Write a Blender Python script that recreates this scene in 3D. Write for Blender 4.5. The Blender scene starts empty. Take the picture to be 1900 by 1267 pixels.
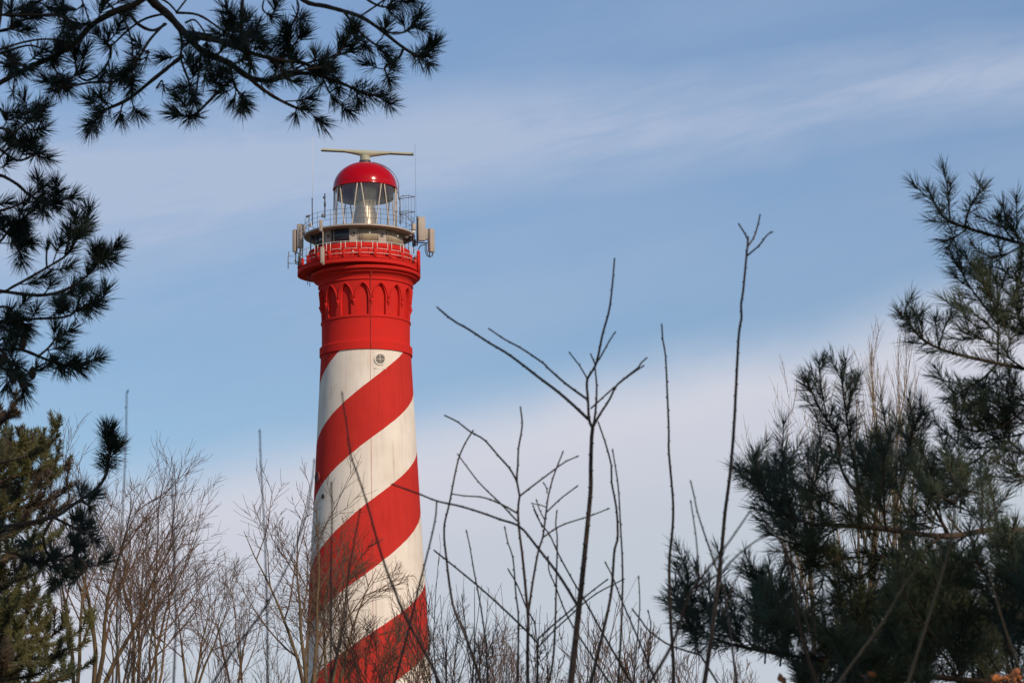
import bpy, math, random
import numpy as np
from mathutils import Vector
S = bpy.context.scene
C = S.collection
R_ = math.radians

# ------------------------------------------------------------------ camera
F_PX = 5340.0; PITCH = R_(10.9); ROLL = R_(0.87)
CAM = np.array([0.0, 0.0, 1.6])
cp, sp = math.cos(PITCH), math.sin(PITCH)
FW = np.array([0, cp, sp]); U0 = np.array([0, -sp, cp]); R0 = np.array([1.0, 0, 0])
RT = R0*math.cos(ROLL) - U0*math.sin(ROLL)
UP = U0*math.cos(ROLL) + R0*math.sin(ROLL)
cam_d = bpy.data.cameras.new('camera'); cam = bpy.data.objects.new('camera', cam_d); C.objects.link(cam)
from mathutils import Matrix
m = Matrix.Identity(4)
for i in range(3):
    m[i][0] = RT[i]; m[i][1] = UP[i]; m[i][2] = -FW[i]; m[i][3] = CAM[i]
cam.matrix_world = m
cam_d.sensor_width = 36; cam_d.lens = F_PX/1900*36
cam_d.clip_start = 0.1; cam_d.clip_end = 20000
cam_d.dof.use_dof = True; cam_d.dof.focus_distance = 45; cam_d.dof.aperture_fstop = 16
S.camera = cam

# ------------------------------------------------------------------ sun, sky, exposure
SUN_EL, SUN_AZ = R_(30), R_(36)          # azimuth measured to the right of straight behind the camera
sdir = np.array([math.sin(SUN_AZ)*math.cos(SUN_EL), -math.cos(SUN_AZ)*math.cos(SUN_EL), math.sin(SUN_EL)])
sl = bpy.data.lights.new('sun', 'SUN'); sl.energy = 3.25; sl.angle = R_(0.5); sl.color = (1.0, 0.80, 0.63)
so = bpy.data.objects.new('sun', sl); C.objects.link(so)
so.rotation_euler = Vector(sdir).to_track_quat('Z', 'Y').to_euler()
S.view_settings.view_transform = 'Standard'; S.view_settings.look = 'None'
S.view_settings.exposure = 0.0; S.view_settings.gamma = 1.0; S.view_settings.use_curve_mapping = False

W = bpy.data.worlds.new('World'); S.world = W; W.use_nodes = True
nt = W.node_tree; nt.nodes.clear()
def N(nt, t, **k):
    n = nt.nodes.new(t)
    for a, b in k.items(): setattr(n, a, b)
    return n
def math_n(nt, op, a, b=None, c=None, clamp=False):
    n = N(nt, 'ShaderNodeMath', operation=op, use_clamp=clamp)
    for i, v in enumerate((a, b, c)):
        if v is None: continue
        if isinstance(v, (int, float)): n.inputs[i].default_value = v
        else: nt.links.new(v, n.inputs[i])
    return n.outputs[0]
def ramp(nt, fac, stops, mode='LINEAR'):
    n = N(nt, 'ShaderNodeValToRGB'); cr = n.color_ramp; cr.interpolation = mode
    while len(cr.elements) < len(stops): cr.elements.new(0.5)
    for e, (p, c) in zip(cr.elements, stops):
        e.position = p; e.color = (*c, 1) if len(c) == 3 else c
    nt.links.new(fac, n.inputs[0]); return n.outputs[0]
def mixc(nt, f, a, b, mode='MIX'):
    n = N(nt, 'ShaderNodeMix', data_type='RGBA', blend_type=mode)
    for s, v in ((0, f), (6, a), (7, b)):
        if isinstance(v, (int, float)): n.inputs[s].default_value = v
        elif isinstance(v, tuple): n.inputs[s].default_value = (*v, 1)
        else: nt.links.new(v, n.inputs[s])
    return n.outputs[2]
STR = 0.1
sky = N(nt, 'ShaderNodeTexSky', sky_type='NISHITA', sun_disc=False)
sky.sun_elevation = SUN_EL; sky.sun_rotation = math.pi - SUN_AZ   # checked: rotation 0 = +Y, clockwise
sky.altitude = 10; sky.air_density = 1.0; sky.dust_density = 0.6; sky.ozone_density = 1.6
tc = N(nt, 'ShaderNodeTexCoord')
sep = N(nt, 'ShaderNodeSeparateXYZ'); nt.links.new(tc.outputs['Generated'], sep.inputs[0])
X, Y, Z = sep.outputs
az = math_n(nt, 'ARCTAN2', X, Y)                # radians, 0 straight ahead
el = math_n(nt, 'ARCSINE', Z)
def noise(u, v, su, sv, rot=0.0, scale=1.0, detail=5, rough=0.55, dist=0.0, off=0.0):
    cr_, sr_ = math.cos(rot), math.sin(rot)
    a = math_n(nt, 'ADD', math_n(nt, 'MULTIPLY', u, cr_), math_n(nt, 'MULTIPLY', v, sr_))
    b = math_n(nt, 'ADD', math_n(nt, 'MULTIPLY', u, -sr_), math_n(nt, 'MULTIPLY', v, cr_))
    cx = N(nt, 'ShaderNodeCombineXYZ')
    nt.links.new(math_n(nt, 'MULTIPLY', a, su), cx.inputs[0]); nt.links.new(math_n(nt, 'MULTIPLY', b, sv), cx.inputs[1])
    cx.inputs[2].default_value = off
    n = N(nt, 'ShaderNodeTexNoise'); n.inputs['Scale'].default_value = scale; n.inputs['Detail'].default_value = detail
    n.inputs['Roughness'].default_value = rough; n.inputs['Distortion'].default_value = dist
    nt.links.new(cx.outputs[0], n.inputs['Vector']); return n.outputs['Fac']
D2 = math.pi/180
# high thin streaks, drifting up to the right
n1 = noise(az, el, 5.0, 22.0, rot=R_(12), detail=6, rough=0.52, dist=0.25, off=2.3)
n2 = noise(az, el, 16.0, 70.0, rot=R_(14), detail=5, rough=0.6, dist=0.4, off=7.1)
streak = math_n(nt, 'ADD', math_n(nt, 'MULTIPLY', n1, 0.8), math_n(nt, 'MULTIPLY', n2, 0.25))
n5 = noise(az, el, 22.0, 160.0, rot=R_(9), detail=7, rough=0.68, dist=0.8, off=3.7)
fib = math_n(nt, 'MULTIPLY', math_n(nt, 'SUBTRACT', math_n(nt, 'ADD', math_n(nt, 'MULTIPLY', n1, 0.7), math_n(nt, 'MULTIPLY', math_n(nt, 'ADD', n2, n5), 0.45)), 0.46), 2.4, clamp=True)
# a long veil from left-middle to upper right
base1 = math_n(nt, 'SUBTRACT', el, math_n(nt, 'ADD', math_n(nt, 'MULTIPLY', az, 0.095), 14.98*D2))
wob = math_n(nt, 'MULTIPLY', math_n(nt, 'SUBTRACT', noise(az, el, 6, 6, detail=4, off=4.4), 0.5), 1.6*D2)
b1 = math_n(nt, 'ABSOLUTE', math_n(nt, 'DIVIDE', math_n(nt, 'ADD', base1, wob), math_n(nt, 'SUBTRACT', 1.5*D2, math_n(nt, 'MULTIPLY', az, 0.045))))
veil = math_n(nt, 'SUBTRACT', 1.0, b1, clamp=True)
veil = math_n(nt, 'SMOOTH_MIN', veil, 1.0, 0.3)
streak_f = math_n(nt, 'MULTIPLY', math_n(nt, 'SUBTRACT', streak, 0.44, clamp=True), 2.2, clamp=True)
hi = math_n(nt, 'ADD', math_n(nt, 'MULTIPLY', veil, math_n(nt, 'ADD', math_n(nt, 'MULTIPLY', fib, 1.0), 0.12)), math_n(nt, 'MULTIPLY', streak_f, 0.42), clamp=True)
lf = math_n(nt, 'MULTIPLY', math_n(nt, 'DIVIDE', math_n(nt, 'SUBTRACT', 2*D2, az), 10*D2, clamp=True), math_n(nt, 'SUBTRACT', 1.0, math_n(nt, 'ABSOLUTE', math_n(nt, 'DIVIDE', math_n(nt, 'SUBTRACT', el, 12.9*D2), 2.4*D2)), clamp=True))
hi = math_n(nt, 'ADD', hi, math_n(nt, 'MULTIPLY', lf, math_n(nt, 'MULTIPLY', fib, 0.45)), clamp=True)
hi = math_n(nt, 'MULTIPLY', hi, 0.78)
# bank of soft cloud low down, its edge rising to the right
edge = math_n(nt, 'SUBTRACT', math_n(nt, 'ADD', math_n(nt, 'MULTIPLY', az, 0.215), 10.05*D2), el)
wob2 = math_n(nt, 'MULTIPLY', math_n(nt, 'SUBTRACT', noise(az, el, 9, 14, rot=R_(14), detail=5, rough=0.5, off=1.2), 0.5), 1.7*D2)
edge = math_n(nt, 'ADD', edge, wob2)
mr = N(nt, 'ShaderNodeMapRange', interpolation_type='SMOOTHSTEP'); nt.links.new(edge, mr.inputs[0])
mr.inputs[1].default_value = -0.5*D2; mr.inputs[2].default_value = 1.3*D2
bank = mr.outputs[0]
inner = math_n(nt, 'DIVIDE', edge, 6.0*D2, clamp=True)
inner = math_n(nt, 'ADD', inner, math_n(nt, 'MULTIPLY', math_n(nt, 'SUBTRACT', noise(az, el, 7, 22, rot=R_(6), detail=5, off=9.2), 0.5), 0.35), clamp=True)
def lin(r, g, b): return tuple((x/255/12.92 if x/255 <= 0.04045 else ((x/255+0.055)/1.055)**2.4) for x in (r, g, b))
def skyc(r, g, b): return tuple(v/STR for v in lin(r, g, b))
bankc = ramp(nt, inner, [(0.0, lin(203, 209, 223)), (0.25, lin(208, 210, 222)), (0.55, lin(197, 203, 215)), (0.8, lin(193, 202, 213)), (1.0, lin(195, 203, 214))])
bankc = mixc(nt, 1.0, bankc, (1/STR, 1/STR, 1/STR), 'MULTIPLY')
elf = math_n(nt, 'DIVIDE', math_n(nt, 'SUBTRACT', el, 11*D2), 6.3*D2, clamp=True)
sky_t = mixc(nt, 1.0, sky.outputs[0], mixc(nt, elf, (0.86, 0.92, 1.0), (1.08, 1.10, 1.17)), 'MULTIPLY')
SKYTINT = sky_t.node
c = mixc(nt, hi, sky_t, skyc(180, 193, 217))
c = mixc(nt, bank, c, bankc)
bg = N(nt, 'ShaderNodeBackground'); bg.inputs[1].default_value = STR
nt.links.new(c, bg.inputs[0]); wo = N(nt, 'ShaderNodeOutputWorld'); nt.links.new(bg.outputs[0], wo.inputs[0])

# ------------------------------------------------------------------ projection helpers (photo pixels, 1900 wide, to points at a real distance)
def P(px, py, d):
    return CAM + (FW + RT*((px-950)/F_PX) + UP*((633.5-py)/F_PX))*d
def proj(p):
    v = np.asarray(p, float) - CAM
    z = v@FW
    return 950 + F_PX*(v@RT)/z, 633.5 - F_PX*(v@UP)/z, z

# ------------------------------------------------------------------ materials
def mat(name, base, rough=0.8, var=None, scale=3.0, metallic=0.0, bump=0.0, bscale=30.0, spec=None, coat=0.0):
    mt = bpy.data.materials.new(name); mt.use_nodes = True
    t = mt.node_tree; b = t.nodes['Principled BSDF']
    b.inputs['Roughness'].default_value = rough; b.inputs['Metallic'].default_value = metallic
    if spec is not None: b.inputs['Specular IOR Level'].default_value = spec
    if coat: b.inputs['Coat Weight'].default_value = coat
    co = N(t, 'ShaderNodeTexCoord')
    if var:
        n = N(t, 'ShaderNodeTexNoise'); n.inputs['Scale'].default_value = scale; n.inputs['Detail'].default_value = 6
        t.links.new(co.outputs['Object'], n.inputs['Vector'])
        col = ramp(t, n.outputs['Fac'], [(0.3, base), (0.7, var)])
        t.links.new(col, b.inputs['Base Color'])
    else: b.inputs['Base Color'].default_value = (*base, 1)
    if bump:
        n = N(t, 'ShaderNodeTexNoise'); n.inputs['Scale'].default_value = bscale; n.inputs['Detail'].default_value = 6
        t.links.new(co.outputs['Object'], n.inputs['Vector'])
        bp = N(t, 'ShaderNodeBump'); bp.inputs['Strength'].default_value = bump; bp.inputs['Distance'].default_value = 0.02
        t.links.new(n.outputs['Fac'], bp.inputs['Height']); t.links.new(bp.outputs[0], b.inputs['Normal'])
    return mt
M = {}
RED_A, RED_B = (0.60, 0.024, 0.018), (0.53, 0.026, 0.021)
M['red'] = mat('red_paint', RED_A, 0.8, RED_B, 0.8, bump=0.15, bscale=12, spec=0.08)
M['dome'] = mat('dome_red_gloss', (0.40, 0.0, 0.006), 0.18, spec=0.25)
M['beige'] = mat('beige_paint', (0.44, 0.38, 0.33), 0.6, (0.34, 0.30, 0.26), 2.0)
M['cream'] = mat('cream_bars', (0.50, 0.44, 0.36), 0.5)
M['radar'] = mat('radar_green_grey', (0.42, 0.42, 0.30), 0.5, (0.34, 0.36, 0.27), 2.0)
M['white_metal'] = mat('white_metal', (0.75, 0.70, 0.64), 0.5)
M['dark_metal'] = mat('dark_metal', (0.045, 0.05, 0.07), 0.5)
M['grey_metal'] = mat('grey_metal', (0.16, 0.15, 0.15), 0.5)
M['bronze'] = mat('bronze_optic', (0.46, 0.39, 0.28), 0.36, (0.34, 0.30, 0.23), 3.0, metallic=0.6)
M['brass'] = mat('dull_brass', (0.30, 0.22, 0.12), 0.5)
M['curtain'] = mat('grey_ring', (0.44, 0.42, 0.37), 0.6)
M['dark_glass'] = mat('dark_window', (0.035, 0.045, 0.06), 0.08)
M['amber_glass'] = mat('blind_window', (0.46, 0.39, 0.26), 0.25, (0.26, 0.22, 0.17), 1.2)
M['panel'] = mat('antenna_panel', (0.40, 0.34, 0.28), 0.6, (0.33, 0.29, 0.25), 2)
M['soil'] = mat('dune_grass', (0.13, 0.12, 0.06), 0.95, (0.07, 0.08, 0.035), 0.8, bump=0.6, bscale=6)
M['needle_black'] = mat('black_pine_needles', (0.020, 0.040, 0.032), 0.5, (0.040, 0.062, 0.036), 1.6)
M['needle_scots'] = mat('scots_pine_needles', (0.034, 0.070, 0.056), 0.5, (0.095, 0.115, 0.048), 1.4)
M['needle_olive'] = mat('olive_pine_needles', (0.120, 0.115, 0.024), 0.6, (0.030, 0.045, 0.018), 2.2)
M['needle_old'] = mat('old_brown_needles', (0.07, 0.045, 0.025), 0.8, (0.035, 0.03, 0.018), 4)
M['bark_pine'] = mat('pine_bark', (0.060, 0.042, 0.034), 0.9, (0.10, 0.068, 0.046), 25, bump=0.8, bscale=60)
M['bark_trunk'] = mat('pine_trunk_bark', (0.16, 0.10, 0.065), 0.9, (0.07, 0.05, 0.04), 12, bump=1.0, bscale=30)
M['bark_ochre'] = mat('ochre_bark', (0.15, 0.098, 0.042), 0.85, (0.085, 0.058, 0.032), 6, bump=0.4, bscale=30)
M['bark_brown'] = mat('brown_twig_bark', (0.145, 0.082, 0.045), 0.85, (0.075, 0.044, 0.030), 1.5)
M['bark_grey'] = mat('grey_twig_bark', (0.075, 0.058, 0.048), 0.8, (0.05, 0.04, 0.036), 8)
M['bark_sap'] = mat('sapling_bark', (0.075, 0.050, 0.040), 0.6, (0.15, 0.095, 0.06), 9, bump=0.2, bscale=80)
M['bark_pale'] = mat('pale_poplar_bark', (0.26, 0.19, 0.11), 0.85, (0.17, 0.12, 0.075), 5)
M['leaf_orange'] = mat('dead_orange_leaf', (0.60, 0.22, 0.07), 0.7, (0.36, 0.12, 0.04), 8)

# clear glazing
gm = bpy.data.materials.new('clear_glazing'); gm.use_nodes = True; t = gm.node_tree; t.nodes.clear()
tr = N(t, 'ShaderNodeBsdfTransparent'); tr.inputs[0].default_value = (0.97, 0.98, 0.99, 1)
gl = N(t, 'ShaderNodeBsdfGlossy'); gl.inputs['Roughness'].default_value = 0.03
fr = N(t, 'ShaderNodeLayerWeight'); fr.inputs[0].default_value = 0.12
mx = N(t, 'ShaderNodeMixShader'); t.links.new(math_n(t, 'ADD', math_n(t, 'MULTIPLY', fr.outputs[1], 0.45), 0.09, clamp=True), mx.inputs[0])
t.links.new(tr.outputs[0], mx.inputs[1]); t.links.new(gl.outputs[0], mx.inputs[2])
ou = N(t, 'ShaderNodeOutputMaterial'); t.links.new(mx.outputs[0], ou.inputs[0]); M['glass'] = gm

# ------------------------------------------------------------------ mesh builder
class MB:
    def __init__(s): s.v = []; s.f = []; s.n = 0
    def add(s, verts, faces):
        verts = np.asarray(verts, float).reshape(-1, 3)
        s.v.append(verts); s.f.append((np.asarray(faces, np.int64), s.n)); s.n += len(verts)
    def addlist(s, verts, polys):        # ragged polygons
        by = {}
        for p in polys: by.setdefault(len(p), []).append(p)
        verts = np.asarray(verts, float).reshape(-1, 3); s.v.append(verts)
        for k, ps in by.items(): s.f.append((np.asarray(ps, np.int64), s.n))
        s.n += len(verts)
    def tube(s, pts, rad, sides=5, cap=True):
        pts = np.asarray(pts, float); n = len(pts)
        rad = np.full(n, rad) if np.isscalar(rad) else np.asarray(rad, float)
        d = np.gradient(pts, axis=0); d /= np.linalg.norm(d, axis=1)[:, None] + 1e-12
        ref = np.array([0.3, 0.2, 0.93]);
        if abs(d.mean(0)@ref) > 0.85*np.linalg.norm(d.mean(0)+1e-9): ref = np.array([0.9, -0.35, 0.1])
        a = np.cross(d, ref); a /= np.linalg.norm(a, axis=1)[:, None] + 1e-12
        b = np.cross(d, a)
        an = np.linspace(0, 2*math.pi, sides, endpoint=False)
        V = pts[:, None, :] + rad[:, None, None]*(a[:, None, :]*np.cos(an)[None, :, None] + b[:, None, :]*np.sin(an)[None, :, None])
        i = np.arange(n-1)[:, None]*sides; j = np.arange(sides)[None, :]; k = (j+1) % sides
        Fq = np.stack([i+j, i+k, i+sides+k, i+sides+j], -1).reshape(-1, 4)
        s.add(V.reshape(-1, 3), Fq)
        if cap:
            base = s.n - n*sides
            s.f.append((np.array([list(range(sides))[::-1]]), base)); s.f.append((np.array([list(range((n-1)*sides, n*sides))]), base))
        return s
    def box(s, c, size, rz=0.0, tilt=None):
        x, y, z = [q/2 for q in size]
        v = np.array([[sx*x, sy*y, sz*z] for sz in (-1, 1) for sy in (-1, 1) for sx in (-1, 1)])
        if tilt is not None:
            ct, st = math.cos(tilt), math.sin(tilt); v = v@np.array([[ct, 0, -st], [0, 1, 0], [st, 0, ct]])
        cr, sr = math.cos(rz), math.sin(rz)
        v = v@np.array([[cr, sr, 0], [-sr, cr, 0], [0, 0, 1]]) + np.asarray(c)
        s.add(v, [[0, 2, 3, 1], [4, 5, 7, 6], [0, 1, 5, 4], [1, 3, 7, 5], [3, 2, 6, 7], [2, 0, 4, 6]]); return s
    def lathe(s, prof, seg=96, cx=0.0, cy=0.0, closed=False):
        prof = np.asarray(prof, float); n = len(prof)
        an = np.linspace(0, 2*math.pi, seg, endpoint=False)
        V = np.stack([cx + prof[:, None, 0]*np.sin(an), cy - prof[:, None, 0]*np.cos(an), np.repeat(prof[:, 1][:, None], seg, 1)], -1)
        m_ = n if closed else n-1
        i = np.arange(m_)[:, None]*seg; i2 = ((np.arange(m_)+1) % n)[:, None]*seg
        j = np.arange(seg)[None, :]; k = (j+1) % seg
        s.add(V.reshape(-1, 3), np.stack([i+j, i+k, i2+k, i2+j], -1).reshape(-1, 4)); return s
    def spikes(s, base, dirs, L, rad, bend=None):
        base = np.asarray(base); dirs = np.asarray(dirs); n = len(base)
        if n == 0: return s
        dirs = dirs/(np.linalg.norm(dirs, axis=1)[:, None]+1e-9)
        ref = np.where(np.abs(dirs[:, 2:3]) > 0.9, np.array([[1.0, 0, 0]]), np.array([[0, 0, 1.0]]))
        a = np.cross(dirs, ref); a /= np.linalg.norm(a, axis=1)[:, None]; b = np.cross(dirs, a)
        L = np.broadcast_to(L, (n,))[:, None]; rad = np.broadcast_to(rad, (n,))[:, None]
        bend = np.zeros((n, 3)) if bend is None else bend
        mid = base + dirs*L*0.55 + bend*L*0.3; tip = base + dirs*L + bend*L
        V = np.zeros((n, 7, 3))
        for q in range(3):
            an = q*2*math.pi/3; o = (a*math.cos(an)+b*math.sin(an))*rad
            V[:, q] = base + o*0.8; V[:, 3+q] = mid + o
        V[:, 6] = tip
        i = np.arange(n)[:, None]*7
        quads = np.array([[0, 1, 4, 3], [1, 2, 5, 4], [2, 0, 3, 5]]); tris = np.array([[3, 4, 6], [4, 5, 6], [5, 3, 6]])
        s.add(V.reshape(-1, 3), (i[:, :, None]+quads[None]).reshape(-1, 4))
        s.f.append(((i[:, :, None]+tris[None]).reshape(-1, 3), s.n - n*7)); return s
    def build(s, name, material, parent=None, smooth=False, loc=None):
        me = bpy.data.meshes.new(name)
        V = np.concatenate(s.v) if s.v else np.zeros((0, 3))
        if loc is not None: V = V - np.asarray(loc)
        tot = np.concatenate([np.full(len(f), f.shape[1]) for f, o in s.f]); idx = np.concatenate([(f+o).ravel() for f, o in s.f])
        me.vertices.add(len(V)); me.vertices.foreach_set('co', V.astype(np.float32).ravel())
        me.loops.add(len(idx)); me.loops.foreach_set('vertex_index', idx.astype(np.int32))
        me.polygons.add(len(tot)); st = np.concatenate([[0], np.cumsum(tot)[:-1]])
        me.polygons.foreach_set('loop_start', st.astype(np.int32)); me.polygons.foreach_set('loop_total', tot.astype(np.int32))
        if smooth: me.polygons.foreach_set('use_smooth', np.ones(len(tot), bool))
        me.update(calc_edges=True); me.validate()
        me.materials.append(material)
        o = bpy.data.objects.new(name, me); C.objects.link(o)
        if parent is not None: o.parent = parent
        return o
def sharp(o, deg=35):
    me = o.data; me.polygons.foreach_set('use_smooth', np.ones(len(me.polygons), bool)); me.set_sharp_from_angle(angle=R_(deg)); return o
def tag(o, label=None, cat=None, group=None, kind=None):
    if label: o['label'] = label
    if cat: o['category'] = cat
    if group: o['group'] = group
    if kind: o['kind'] = kind
    return o
def thing(name, loc, label, cat, group=None):
    o = bpy.data.objects.new(name, None); C.objects.link(o); o.location = tuple(loc); o.empty_display_size = 0.2
    return tag(o, label, cat, group)
class Rel:
    """builds meshes given in world space as children of an Empty at loc"""
    def __init__(s, root): s.root = root; s.loc = np.array(root.location)
    def build(s, mb, name, material, parent=None, smooth=False):
        return mb.build(name, material, parent or s.root, smooth, loc=s.loc)

# ------------------------------------------------------------------ ground
g = MB(); n_ = 121
us = np.sign(np.linspace(-1, 1, n_))*np.abs(np.linspace(-1, 1, n_))**3*6000
gx, gy = np.meshgrid(us, us); rr = np.hypot(gx, gy-60)
gz = 0.9*np.sin(gx*0.021+1.3)*np.sin(gy*0.017+0.4)*np.clip((rr-240)/200, 0, 1)*4 - 0.02
i = np.arange(n_-1)[:, None]*n_; j = np.arange(n_-1)[None, :]
g.add(np.stack([gx, gy, gz], -1).reshape(-1, 3), np.stack([i+j, i+j+1, i+n_+j+1, i+n_+j], -1).reshape(-1, 4))
tag(g.build('ground', M['soil'], smooth=True), kind='structure')

# ================================================================== LIGHTHOUSE
TD = 200.0
dd = FW + RT*((681-950)/F_PX) + UP*((633.5-1000)/F_PX)
TXY = np.array([dd[0], dd[1]])/math.hypot(dd[0], dd[1])*TD
TAZ = math.atan2(TXY[0], TXY[1])
def zt(py):
    lo, hi_ = -5.0, 90.0
    for _ in range(50):
        mid = (lo+hi_)/2
        if proj((TXY[0], TXY[1], mid))[1] > py: lo = mid
        else: hi_ = mid
    return lo
def rt(hw, py): return hw/F_PX*proj((TXY[0], TXY[1], zt(py)))[2]
def pr(hw, py): return (rt(hw, py), zt(py))
PXM = F_PX/proj((TXY[0], TXY[1], zt(480)))[2]      # pixels per metre at the gallery
LH = thing('lighthouse', (TXY[0], TXY[1], 0), 'tall round lighthouse with red and white spiral stripes, red gallery and red dome', 'lighthouse')
LH.rotation_euler = (0, 0, -TAZ)
def lb(mb, name, material, parent=None, smooth=False): return mb.build(name, material, parent or LH, smooth)
def cyl(th, r, z, cx=0.0, cy=0.0): return (cx + r*math.sin(th), cy - r*math.cos(th), z)
def at_px(px, py, front=0.0):
    """local x, z of a pixel at the tower's distance (front = metres nearer than the axis)"""
    z = zt(py); a = proj((TXY[0], TXY[1], z)); dep = a[2]-front
    return (px-a[0])/F_PX*dep, z

# shaft with spiral stripes: a 'phase' attribute drives the paint
B = [(1300, 5.97), (1188, 5.0), (1074, 4.0), (946, 3.0), (833, 2.0), (726.5, 1.0), (622, 0.0)]
zB = np.array([zt(y) for y, _ in B]); iB = np.array([k for _, k in B])
prof_px = [(85.0, 663), (86.2, 731), (92.5, 832), (96.5, 900), (100.5, 956), (108.2, 1085), (113.8, 1181), (117.8, 1267)]
zs_ = np.array([pr(h, y)[1] for h, y in prof_px])[::-1]; rs_ = np.array([pr(h, y)[0] for h, y in prof_px])[::-1]
cf = np.polyfit(zs_, rs_, 2)
ztop = zt(662); zz = np.linspace(0.0, ztop, 90)
rz_ = np.polyval(cf, np.clip(zz, zt(1267), None))
low = zz < zt(1267); sl_ = np.polyval(np.polyder(cf), zt(1267)); rz_[low] += sl_*(zz[low]-zt(1267))
seg = 180; th = np.linspace(-math.pi, math.pi, seg+1)
V = np.stack([rz_[:, None]*np.sin(th), -rz_[:, None]*np.cos(th), np.repeat(zz[:, None], seg+1, 1)], -1)
ph = np.interp(zz, zB, iB)
ext = zz < zB[0]; ph[ext] = iB[0] + (zB[0]-zz[ext])/((zB[0]-zB[3])/(iB[3]-iB[0]))*1.0
# rotate around the tower: 4 stripe widths per turn
phase = ph[:, None] + th[None, :]*(4/(2*math.pi))
mb = MB(); i = np.arange(len(zz)-1)[:, None]*(seg+1); j = np.arange(seg)[None, :]
mb.add(V.reshape(-1, 3), np.stack([i+j, i+j+1, i+seg+2+j, i+seg+1+j], -1).reshape(-1, 4))
sm = bpy.data.materials.new('striped_paint'); sm.use_nodes = True; t = sm.node_tree; bs = t.nodes['Principled BSDF']; bs.inputs['Roughness'].default_value = 0.85; bs.inputs['Specular IOR Level'].default_value = 0.08
at = N(t, 'ShaderNodeAttribute', attribute_name='phase'); co = N(t, 'ShaderNodeTexCoord')
nz = N(t, 'ShaderNodeTexNoise'); nz.inputs['Scale'].default_value = 1.5; nz.inputs['Detail'].default_value = 5; t.links.new(co.outputs['Object'], nz.inputs['Vector'])
pw = math_n(t, 'ADD', at.outputs['Fac'], math_n(t, 'MULTIPLY', math_n(t, 'SUBTRACT', nz.outputs['Fac'], 0.5), 0.022))
fr_ = math_n(t, 'FRACT', math_n(t, 'MULTIPLY', math_n(t, 'ADD', pw, 19.0), 0.5))
isw = math_n(t, 'GREATER_THAN', fr_, 0.5)
# rain streaks and slight patchiness
mp = N(t, 'ShaderNodeMapping'); mp.inputs['Scale'].default_value = (5, 5, 0.12); t.links.new(co.outputs['Object'], mp.inputs[0])
n3 = N(t, 'ShaderNodeTexNoise'); n3.inputs['Scale'].default_value = 1.0; n3.inputs['Detail'].default_value = 7; t.links.new(mp.outputs[0], n3.inputs['Vector'])
redc = ramp(t, n3.outputs['Fac'], [(0.25, (0.48, 0.032, 0.026)), (0.75, (0.56, 0.036, 0.028))])
whc = ramp(t, n3.outputs['Fac'], [(0.2, (0.66, 0.60, 0.53)), (0.5, (0.78, 0.73, 0.65)), (0.8, (0.74, 0.69, 0.61))])
n6 = N(t, 'ShaderNodeTexNoise'); n6.inputs['Scale'].default_value = 0.35; n6.inputs['Detail'].default_value = 8; n6.inputs['Roughness'].default_value = 0.65; t.links.new(co.outputs['Object'], n6.inputs['Vector'])
grime = ramp(t, n6.outputs['Fac'], [(0.35, (0.88, 0.86, 0.84)), (0.6, (1, 1, 1))])
n7 = N(t, 'ShaderNodeTexNoise'); n7.inputs['Scale'].default_value = 1.0; n7.inputs['Detail'].default_value = 4; mp2 = N(t, 'ShaderNodeMapping'); mp2.inputs['Scale'].default_value = (3.5, 3.5, 0.35); t.links.new(co.outputs['Object'], mp2.inputs[0]); t.links.new(mp2.outputs[0], n7.inputs['Vector'])
streaks = ramp(t, n7.outputs['Fac'], [(0.62, (1, 1, 1)), (0.78, (0.82, 0.77, 0.70))])
t.links.new(mixc(t, 1.0, mixc(t, 1.0, mixc(t, isw, redc, whc), grime, 'MULTIPLY'), streaks, 'MULTIPLY'), bs.inputs['Base Color'])
bp = N(t, 'ShaderNodeBump'); bp.inputs['Strength'].default_value = 0.25; bp.inputs['Distance'].default_value = 0.01
n4 = N(t, 'ShaderNodeTexNoise'); n4.inputs['Scale'].default_value = 9; n4.inputs['Detail'].default_value = 6; t.links.new(co.outputs['Object'], n4.inputs['Vector'])
t.links.new(n4.outputs['Fac'], bp.inputs['Height']); t.links.new(bp.outputs[0], bs.inputs['Normal'])
shaft = lb(mb, 'striped_shaft', sm, smooth=True)
at_ = shaft.data.attributes.new('phase', 'FLOAT', 'POINT'); at_.data.foreach_set('value', phase.astype(np.float32).ravel())

# red head: band, mouldings
rbot = pr(85.6, 662)
head = MB()
head.lathe([pr(84, 662.8), pr(86.2, 662.6), pr(86.2, 648), pr(84.6, 646.6), pr(82.6, 646), pr(81.8, 640), pr(82.0, 604), pr(83.6, 603), pr(83.6, 600.3), pr(82.4, 599.8)], 128)
lb(head, 'upper_band', M['red']); sharp(bpy.data.objects['upper_band'])
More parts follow.
